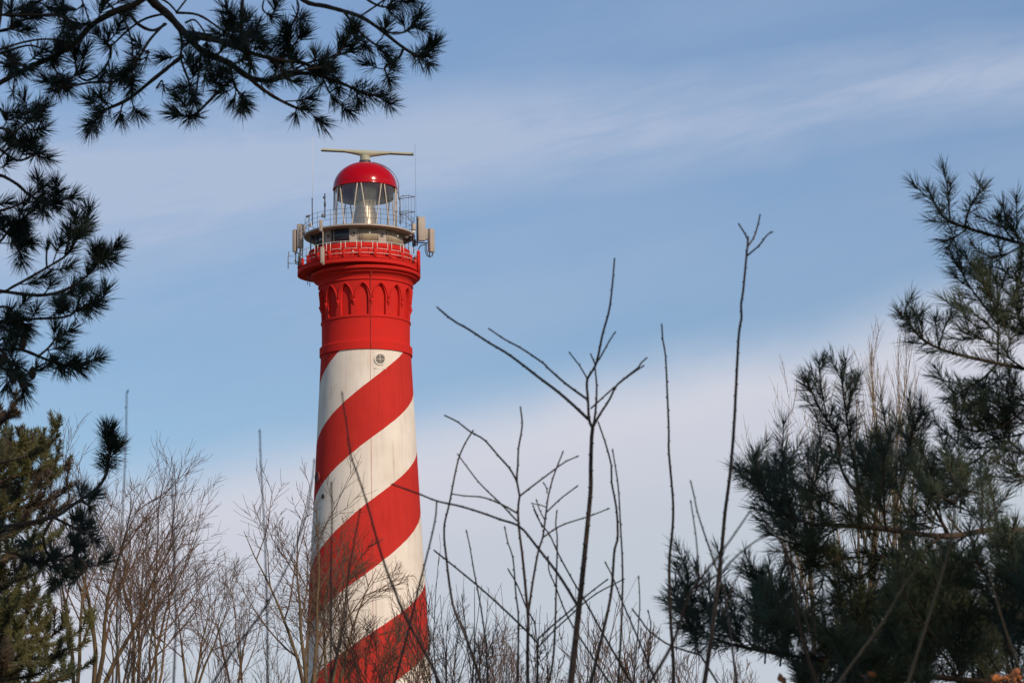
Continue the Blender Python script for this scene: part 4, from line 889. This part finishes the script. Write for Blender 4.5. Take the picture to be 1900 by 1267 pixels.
bare_tree(612, 960, 42, 'dense bare tree in front of the lower lighthouse stripes', 108, stems=((90, 0), (20, .5), (-20, 1)), r0=0.07, group=G1, ang=(26, 50), jit=0.12)
bare_tree(225, 900, 50, 'tangled fine-twigged bare tree behind the tallest ochre-limbed one', 111, stems=((-30, 0), (60, .5), (120, 1), (10, -.5)), r0=0.055, group=G1, ang=(30, 58), jit=0.2, kids=(5, 7))
bare_tree(560, 1010, 44, 'fine-twigged bare tree whose crown veils the third red stripe', 110, stems=((70, 0), (120, .5), (20, 1)), r0=0.05, group=G1, ang=(30, 55), jit=0.14, kids=(5, 7))
bare_tree(205, 1000, 52, 'slender bare tree with pale stem beside the ochre trunk', 109, stems=((20, 0), (60, 1)), r0=0.05, group=G1)
G2 = 'pale upright bare trees behind the right pine'
bare_tree(1600, 665, 60, 'pale poplar-like bare tree with tallest upright twigs behind the right pine', 121, stems=((22, 0), (62, 1), (-10, 1)), r0=0.13, mt='bark_pale', mc='bark_pale', group=G2, jit=0.045, up=0.09, ang=(10, 24), ratio=(0.4, 0.62))
bare_tree(1660, 655, 62, 'pale upright bare tree with two light trunks seen through the gap in the right pine', 122, stems=((50, 0), (10, 1), (80, 1)), r0=0.14, mt='bark_pale', mc='bark_pale', group=G2, jit=0.045, up=0.09, ang=(10, 24), ratio=(0.4, 0.62))
bare_tree(1520, 750, 58, 'pale bare tree leaning left out of the gap below the dark shelf of needles', 123, stems=((-60, 0), (-95, 1), (-30, 0)), r0=0.10, mt='bark_pale', mc='bark_pale', group=G2, jit=0.06, up=0.07, ang=(12, 26))
# low twiggy bushes along the bottom
G3 = 'twiggy bushes along the bottom'
low_b = [(690, 1130, 22, 'twiggy bush in front of the lowest red stripe'), (760, 1110, 26, 'thin brown bush at the right foot of the lighthouse'), (826, 1085, 20, 'dark many-stemmed bush just right of the lighthouse'), (880, 1120, 19, 'dark bush with thick upright twigs below the leftmost forked sapling'),
         (935, 1165, 24, 'low pale bush between the dark bush and the forked sapling'), (1010, 1185, 20, 'low bush at the foot of the Y-shaped twig'), (1090, 1130, 21, 'bush with budded upright twigs at the foot of the tall forked sapling'), (1130, 1190, 23, 'small budded bush right of the tall forked sapling foot'),
         (1185, 1165, 22, 'sparse bush left of the tall straight bare shoot'), (1275, 1190, 26, 'faint low bush under the lower left lobe of the right pine'), (520, 1190, 25, 'dark low bush at the foot of the tall blurred stem'), (400, 1170, 27, 'brown low bush below the small rounded bare tree'), (260, 1180, 24, 'low bush among the ochre stems'), (1360, 1215, 28, 'low bush with brown twigs beneath the pine lobe')]
for k, (px, top, d, lb_) in enumerate(low_b):
    dark = k in (2, 3, 6, 10)
    bare_tree(px, top, d, lb_, 200+k, stems=((0, 0), (-30, .3), (34, .2)) if k % 2 else ((8, 0), (-14, .3), (30, .2), (-44, -.3)), r0=0.018 if not dark else 0.022, mt='bark_sap' if dark else 'bark_brown', mc='bark_sap' if dark else 'bark_brown', lvl=2 if dark else 3, rmin=0.0028, jit=0.13, up=0.07, ang=(18, 42), kids=(3, 5), y0=1420, name='bush', cat='bush', group=G3, whips=4)
rb2 = random.Random(9)
for k in range(5):
    px = (640, 720, 790, 860, 960)[k]
    bare_tree(px, (1110, 1140, 1120, 1140, 1180)[k], 34, ('fine reddish bush behind the crossing stems', 'fine reddish bush nearest the lighthouse edge', 'curly-twigged bush against the lighthouse right edge', 'feathery brown bush behind the dark many-stemmed bush', 'feathery low bush between the two forked saplings')[k], 300+k, stems=((0, 0), (-30, .3), (30, .2)), r0=0.03, mt='bark_brown', mc='bark_brown', lvl=3, rmin=0.003, jit=0.14, up=0.04, ang=(25, 50), kids=(4, 6), y0=1420, name='bush', cat='bush', group=G3)

# ================================================================== SAPLINGS AND BARE SHOOTS IN FRONT
def stem_mesh(r, pts, d, w0, w1, node=26, bump=1.45, ext=False, dj=0.0, sides=6, kink=1.0, bud=True):
    """pts from the foot up; widths in pixels"""
    k_ = d/F_PX; W_ = [P(q[0], q[1], d+(q[2] if len(q) > 2 else 0)+dj*i_) for i_, q in enumerate(pts)]
    path = smooth_path(np.array(W_), 5); sg = np.linalg.norm(np.diff(path, axis=0), axis=1); cs = np.concatenate([[0], np.cumsum(sg)]); T = cs[-1]
    nn = max(2, int(T/(node*k_))); ss = []; 
    for q in range(nn+1):
        s0 = T*(q+r.uniform(-.2, .2))/nn if 0 < q < nn else T*q/nn
        ss += [(s0-1.6*k_, 1.0), (s0, bump if 0 < q else 1.0), (s0+1.8*k_, 1.0), (s0+node*k_*0.5, 1.0)]
    ss = sorted((min(max(a, 0), T), b) for a, b in ss)
    s_a = [ss[0]];
    for q in ss[1:]:
        if q[0]-s_a[-1][0] > 0.3*k_: s_a.append(q)
    sv = np.array([q[0] for q in s_a]); bv = np.array([q[1] for q in s_a])
    pos = np.stack([np.interp(sv, cs, path[:, q]) for q in range(3)], 1)
    off = np.zeros_like(pos); sgn = 1
    for i_ in range(len(sv)):
        if bv[i_] > 1: off[i_] = RT*sgn*kink*k_+FW*r.uniform(-1, 1)*k_; sgn = -sgn
    pos = pos+off; rad = (w0+(w1-w0)*(sv/T)**0.8)*k_/2; rad = rad*(1+(bv-1)*np.clip(3.2/(w0+(w1-w0)*sv/T), 0.25, 1))
    mb = MB()
    if ext:
        p0 = pos[0]; dv = unit(pos[0]-pos[2]); dv = unit(dv*np.array([0.5, 0.5, 1])+np.array([0, 0, -0.5])); L = (p0[2])/max(0.2, -dv[2]); g_ = p0+dv*L
        pos = np.vstack([g_, (g_+p0)/2, pos]); rad = np.concatenate([[rad[0]*1.4, rad[0]*1.2], rad])
    mb.tube(pos, rad, sides)
    # buds at the nodes and the tip
    if bud:
        bs_, dr = [], []; sg = 1
        for i_ in range(2, len(sv)-1):
            if bv[i_] > 1 and r.random() < 0.6:
                j_ = i_+(2 if ext else 0); ax = unit(pos[min(j_+1, len(pos)-1)]-pos[j_-1]); bs_.append(pos[j_]); dr.append(ax*1.0+RT*sg*0.8+FW*r.uniform(-.5, .5)); sg = -sg
        bs_.append(pos[-1]-unit(pos[-1]-pos[-2])*2*k_); dr.append(pos[-1]-pos[-2])
        n = len(bs_); Ls = np.full(n, 3.4*k_); Ls[-1] = 8*k_; rs = np.full(n, 1.35*k_); rs[-1] = 1.9*k_
        mb.spikes(np.array(bs_), np.array(dr), Ls, rs)
    return mb, pos[0]
def sapling(label, d, stems, twigs, seed, group='bare saplings in front', name='sapling', mt='bark_sap', node=26):
    r = random.Random(seed); built = []
    for pts, w0, w1 in stems: built.append(stem_mesh(r, pts, d, w0, w1, node, ext=True))
    base = built[0][1].copy(); base[2] = max(base[2], 0.0)
    root = thing(name, base, label, 'sapling', group); rel = Rel(root)
    for mb, _ in built: rel.build(mb, 'stem', M[mt])
    for pts, w0, w1 in twigs:
        mb, _ = stem_mesh(r, pts, d, w0, w1, node, dj=r.uniform(-.05, .05)); rel.build(mb, 'twig', M[mt])
    return root
sapling('tallest forked sapling with thick brown stem and two long twigs slanting up to the left', 8.0,
  [([(1059, 1267), (1067, 1195), (1074, 1130), (1080, 1075), (1090, 975), (1096, 907), (1096, 869), (1098, 806), (1100, 793)], 13, 7)],
  [([(1100, 795), (1093, 778), (1091, 740), (1089, 705), (1103, 682), (1111, 655), (1118, 620), (1130, 577), (1136, 531), (1140, 483)], 6, 3.2),
   ([(1100, 795), (1102, 785), (1106, 751), (1107, 715), (1104, 682)], 5, 3),
   ([(1100, 793), (1112, 770), (1131, 741), (1144, 715), (1165, 697), (1184, 682), (1192, 670), (1199, 665)], 5, 3),
   ([(1096, 758), (1129, 728), (1159, 703), (1192, 680)], 3.5, 2.5),
   ([(1092, 778), (1060, 748), (1033, 725), (997, 698), (974, 680), (940, 655), (906, 635), (868, 610), (841, 595), (813, 572)], 6, 3.5),
   ([(1090, 741), (1050, 712), (1017, 683), (1007, 673), (967, 646), (937, 630), (909, 611)], 5, 3),
   ([(1089, 702), (1078, 682), (1058, 656)], 3, 2.5), ([(1105, 678), (1097, 659)], 3, 3), ([(1111, 668), (1131, 632), (1140, 618)], 3.5, 2.6),
   ([(1071, 1122), (1052, 1090), (1030, 1057), (997, 1015), (965, 977), (930, 964), (891, 950), (851, 938), (810, 929), (780, 917), (730, 899)], 6, 3)], 1)
sapling('slender sapling with an upright leader and several thin side twigs left of the tallest one', 8.6,
  [([(979, 1267), (979, 1200), (980, 1150), (977, 1112), (970, 1037), (962, 970), (962, 933), (964, 920), (959, 890), (961, 860), (962, 832), (969, 789), (966, 758)], 7, 3)],
  [([(958, 890), (945, 868), (926, 847), (899, 816), (873, 801), (850, 783), (828, 772)], 4, 2.8), ([(963, 921), (990, 900), (1022, 876), (1048, 857), (1070, 847)], 3.6, 2.6),
   ([(962, 953), (926, 933), (894, 922), (865, 920), (838, 916)], 3.6, 2.4), ([(959, 966), (930, 935), (889, 895), (851, 845)], 3.4, 2.2),
   ([(980, 1137), (990, 1070), (1000, 1017), (1007, 997), (1012, 960), (1017, 922), (1025, 890), (1033, 867), (1044, 840)], 5, 2.6),
   ([(1014, 950), (1040, 925), (1069, 903)], 3, 2.4), ([(1015, 915), (1014, 905), (1009, 896)], 2.6, 2.2), ([(1012, 940), (1000, 936), (988, 934)], 2.4, 2), ([(1006, 978), (998, 958), (990, 940)], 2.6, 2), ([(1012, 966), (1002, 948), (996, 930)], 2.6, 2), ([(1007, 997), (1040, 975), (1088, 959), (1110, 951), (1127, 944)], 3.2, 2.2)], 2)
sapling('crooked dark shoot bending up to the right beside the lighthouse', 8.8, [([(892, 1267), (880, 1225), (860, 1170), (840, 1120), (827, 1025), (824, 978), (834, 933), (848, 862), (860, 828), (876, 801)], 6, 2.8)], [], 3)
sapling('Y-shaped sapling with two long crossing twigs low in the middle', 9.5, [([(997, 1267), (997, 1190)], 5, 4)],
  [([(997, 1192), (977, 1170), (930, 1125), (885, 1085), (830, 1040), (807, 1022)], 4, 3), ([(997, 1186), (1025, 1160), (1055, 1135), (1090, 1103), (1125, 1076)], 3.6, 2.6), ([(997, 1202), (1025, 1172), (1052, 1147), (1100, 1105), (1155, 1075)], 3.6, 2.4), ([(995, 1185), (992, 1155), (978, 1130), (960, 1085), (944, 1058)], 3, 2.6)], 4)
sapling('long bare shoot curving left at its top, right of the tallest sapling', 8.5, [([(1096, 1267), (1117, 1180), (1134, 1100), (1140, 1020), (1146, 1000), (1144, 945), (1135, 895), (1134, 862), (1123, 821), (1111, 786)], 7, 3)], [], 5)
sapling('thin straight shoot close beside the one that curves left', 8.5, [([(1147, 1267), (1154, 1137), (1155, 1050), (1151, 970), (1147, 902), (1137, 837)], 5, 2.5)], [], 6)
sapling('slim upright shoot between the slender sapling and the tallest one', 8.7, [([(1018, 1267), (1026, 1225), (1030, 1162), (1032, 1087), (1034, 1000), (1031, 975), (1033, 950)], 5, 2.5)], [], 7)
sapling('long dark stem slanting across the lighthouse from its upper left to lower right', 6.2, [([(816, 1267), (790, 1212), (758, 1156), (730, 1090), (707, 1027), (681, 934), (661, 873), (651, 845), (643, 787), (637, 752), (635, 731)], 6.2, 2.6)], [], 8, node=40)
sapling('thin stem rising to the right across the lowest stripes', 7.5, [([(733, 1262), (758, 1168), (778, 1085), (797, 1011), (808, 960), (810, 934)], 5, 3)], [], 9)
sapling('tall straight bare shoot standing alone left of the tallest shoot', 8.5, [([(1249, 1267), (1249, 1222), (1243, 1126), (1242, 1041), (1247, 991), (1249, 934), (1241, 838), (1241, 800), (1238, 728), (1235, 662), (1230, 632), (1228, 605)], 7, 3)], [], 10)
sapling('tallest bare shoot with a three-pronged tip high against the blue sky', 7.8, [([(1307, 1267), (1322, 1164), (1338, 1030), (1345, 953), (1355, 876), (1362, 790), (1366, 711), (1371, 619), (1376, 590), (1375, 566), (1379, 539), (1384, 486), (1387, 456), (1388, 443)], 9, 4)],
  [([(1387, 458), (1399, 440), (1406, 418), (1410, 400)], 3.6, 2.8), ([(1388, 445), (1380, 430), (1372, 418)], 3.8, 2.8), ([(1387, 474), (1409, 455), (1420, 440), (1430, 431)], 3.8, 2.8)], 11)
sapling('small twig pair leaning left in front of the pine lobe', 7.0, [([(1345, 1100), (1334, 1068), (1314, 1010), (1295, 953), (1288, 920), (1282, 895)], 4, 2.6)], [([(1296, 1060), (1293, 1010), (1290, 984), (1282, 932)], 3, 2.4), ([(1300, 1075), (1285, 1050), (1273, 1024)], 3, 2.4)], 12)
sapling('pale blurred branch slanting up to the right through the pine lobe', 5.6, [([(1205, 1267), (1249, 1191), (1275, 1110), (1307, 1064), (1349, 1010), (1391, 949)], 7, 3)], [([(1290, 1090), (1334, 1064), (1372, 1026), (1420, 991)], 5, 2.6), ([(1340, 1140), (1360, 1087), (1373, 1060), (1380, 1030)], 4, 2.5)], 13, mt='bark_brown', node=40)
sapling('thin shoot leaning left whose tip crosses the curved shoot', 9.0, [([(1218, 1267), (1180, 1175), (1150, 1105), (1137, 1070), (1124, 1045)], 4, 2.5)], [], 14)
sapling('arching twig low beside the pine lobe', 8.2, [([(1300, 1215), (1240, 1195), (1205, 1170), (1188, 1148), (1175, 1132)], 4, 3)], [], 15)
sapling('long thin shoot leaning left across the slim upright one', 9.2, [([(1140, 1280), (1105, 1227), (1055, 1147), (1030, 1085), (1019, 1060), (1017, 1035)], 4, 2.4)], [], 16)
sapling('long thin shoot leaning left behind the tallest forked sapling', 9.4, [([(1172, 1267), (1117, 1172), (1090, 1122), (1062, 1075), (1035, 1025), (1020, 992), (1003, 970), (992, 948)], 4.6, 2.4)], [], 17)
sapling('wavy thin shoot left of the slender sapling', 9.0, [([(960, 1267), (962, 1150), (957, 1100), (952, 1037), (942, 1005), (937, 980)], 4.5, 2.4)], [], 18)
sapling('straight thin shoot between the crooked shoot and the dark bush', 9.6, [([(905, 1267), (902, 1200), (892, 1125), (880, 1062), (872, 1015), (866, 987)], 4, 2.2)], [], 19)
sapling('very thin shoot midway between the curved shoots and the lone straight shoot', 9.6, [([(1175, 1267), (1180, 1212), (1187, 1125), (1185, 1072)], 3.4, 2)], [], 20)
sapling('very thin shoot nearest the lone straight shoot', 9.6, [([(1202, 1267), (1204, 1200), (1208, 1160), (1203, 1135)], 3.2, 2)], [], 22)
sapling('thin grey shoot over the lower left stripes of the lighthouse', 6.5, [([(613, 1267), (614, 1180), (614, 1053), (616, 960), (615, 898)], 4.6, 2.4)], [], 23)
sapling('thin grey shoot leaning right over the middle of the lower stripes', 6.5, [([(612, 1267), (640, 1149), (646, 1066), (658, 1000), (668, 947)], 4.6, 2.4)], [], 24)
# out-of-focus stems close to the camera
GB = 'blurred stems close to the camera'
sapling('blurred upright stem with straight tip left of the lighthouse', 5.6, [([(497, 1267), (495, 1126), (491, 991), (486, 900), (484, 860), (482, 801)], 4, 2.4)], [], 25, group=GB, mt='bark_grey', node=34)
sapling('blurred long stem slanting up towards the left edge of the lighthouse', 5.6, [([(380, 1290), (430, 1211), (484, 1138), (534, 1049), (565, 965), (578, 900), (583, 855)], 4.6, 2.4)], [], 26, group=GB, mt='bark_grey', node=34)
sapling('blurred needle-thin stem rising above the left bare trees', 5.6, [([(215, 1267), (222, 1050), (226, 968), (231, 880), (234, 800), (235, 727)], 3.4, 2)], [], 27, group=GB, mt='bark_grey', node=34)
sapling('blurred grey stem in the left thicket, right of the needle-thin one', 5.6, [([(322, 1267), (326, 1150), (322, 1000), (320, 890)], 4.5, 2.6)], [], 28, group=GB, mt='bark_grey', node=34)
sapling('pale blurred stem slanting right in front of the dense lower right pine', 5.0, [([(1555, 1267), (1600, 1205), (1640, 1150), (1680, 1080), (1700, 1060)], 6, 3)], [], 29, group=GB, mt='bark_pale', node=60)
sapling('pale blurred stem rising up to the dark shelf of needles', 5.0, [([(1685, 1267), (1712, 1180), (1740, 1090), (1760, 1020), (1772, 950), (1776, 910)], 7, 3)], [], 30, group=GB, mt='bark_pale', node=60)
sapling('faint pale stem at the lower right, in front of the deepest shade', 5.2, [([(1900, 1260), (1870, 1180), (1848, 1110), (1835, 1060)], 4, 2.4)], [], 31, group=GB, mt='bark_pale', node=60)
sapling('brown bent stem crossing the gap left of the dense pine', 7.0, [([(1520, 1280), (1490, 1190), (1468, 1080), (1452, 1010), (1430, 980), (1398, 940)], 6, 3)], [([(1468, 1080), (1490, 1130), (1512, 1210)], 4, 3), ([(1452, 1010), (1475, 1060), (1500, 1120), (1515, 1170)], 4, 3)], 32, mt='bark_brown', node=40)
# dead orange leaves in the bottom right corner
def leafy(px, py, n, label, seed, spread=(40, 14)):
    r = random.Random(seed); c0 = P(px, py, 7.5); root = thing('dead_leaf_sprig', (c0[0], c0[1], 0), label, 'sprig', 'sprigs of dead orange leaves'); rel = Rel(root)
    tw = MB(); tw.tube(smooth_path([np.array([c0[0], c0[1], 0]), P(px+5, 1400, 7.5), P(px, py+10, 7.5)], 4), np.linspace(0.012, 0.003, 9), 5)
    tips = [P(px+r.uniform(-1, 1)*spread[0], py+r.uniform(-1, 1)*spread[1], 7.5+r.uniform(-.1, .1)) for _ in range(n)]
    for q in tips: tw.tube([P(px, py+14, 7.5), q], 0.002, 3)
    rel.build(tw, 'twig', M['bark_brown'])
    for q in tips:
        mb = MB(); ax = unit(rvec(r)+np.array([0, 0, -0.4])); sd = unit(np.cross(ax, rvec(r))); nm = np.cross(ax, sd); L = r.uniform(.015, .028); vs = []; th_ = 0.0006
        for f, w in ((0, .05), (.2, .3), (.45, .45), (.7, .33), (.9, .12), (1, .02)):
            for s1 in (-1, 0, 1):
                for z_ in (-1, 1): vs.append(q+ax*L*f+sd*L*w*s1+nm*(abs(s1)*0.22*L*w*2+0.15*L*f*f+z_*th_))
        fs = []
        for k in range(5):
            o = k*6
            for a_, b_ in ((0, 2), (2, 4)): fs += [[o+a_, o+b_, o+6+b_, o+6+a_], [o+a_+1, o+6+a_+1, o+6+b_+1, o+b_+1]]
            fs += [[o, o+6, o+7, o+1], [o+4, o+5, o+11, o+10]]
        mb.add(vs, fs); rel.build(mb, 'leaf', M['leaf_orange'])
leafy(1862, 1258, 16, 'largest cluster of dead orange leaves at the bottom right corner', 41, (30, 10))
leafy(1608, 1250, 3, 'small curled orange leaf pair below the pine', 42, (10, 6))
leafy(1455, 1266, 4, 'orange leaves at the bottom below the lower left lobe of the pine', 43, (22, 8))

# ================================================================== PINES BEHIND THE CAMERA (they shade the foreground)
def shade_pine(loc, h, seed):
    root = thing('pine_tree', (loc[0], loc[1], 0), 'tall broad pine standing behind the viewer', 'pine tree', 'tall pines behind the viewer'); r = random.Random(seed); rel = Rel(root); b = np.array([loc[0], loc[1], 0.0])
    trunk(rel, [b, b+np.array([.1, 0, h*.5]), b+np.array([0, .1, h*.97])], 0.3, 0.06, M['bark_trunk']); wood = MB(); mb = MB()
    for k in range(46):
        z = h*(0.22+0.78*k/46); a = k*2.4; L = 3.1*math.sqrt(max(0.05, 1-((k/46)-0.25)**2*1.5))*r.uniform(.7, 1.05)
        e = b+np.array([math.cos(a)*L, math.sin(a)*L, z+L*.2]); wood.tube(smooth_path([b+np.array([0, 0, z]), b+np.array([math.cos(a)*L*.5, math.sin(a)*L*.5, z]), e], 3), np.linspace(.06, .012, 7), 5)
        for f in (0.45, 0.7, 0.95): crown_clumps(mb, r, b+(e-b)*np.array([f, f, 0])+np.array([0, 0, z+L*.2*f]), (0.8, 0.8, 0.4), 150, 0.34)
    rel.build(wood, 'branches', M['bark_pine']); rel.build(mb, 'crown', M['needle_scots']); return root
first = shade_pine((5.0, -7.0), 24.0, 501)
def copy_tree(src, loc, rz):
    c_ = src.copy(); C.objects.link(c_); c_.location = (loc[0], loc[1], 0); c_.rotation_euler = (0, 0, rz)
    for ch in src.children: k = ch.copy(); C.objects.link(k); k.parent = c_
for k, (x, y) in enumerate(((0.8, -9.5), (9.0, -4.5), (12.5, -1.0), (3.8, -11.5), (8.5, -9.0))): copy_tree(first, (x, y), 1.1*k+0.7)
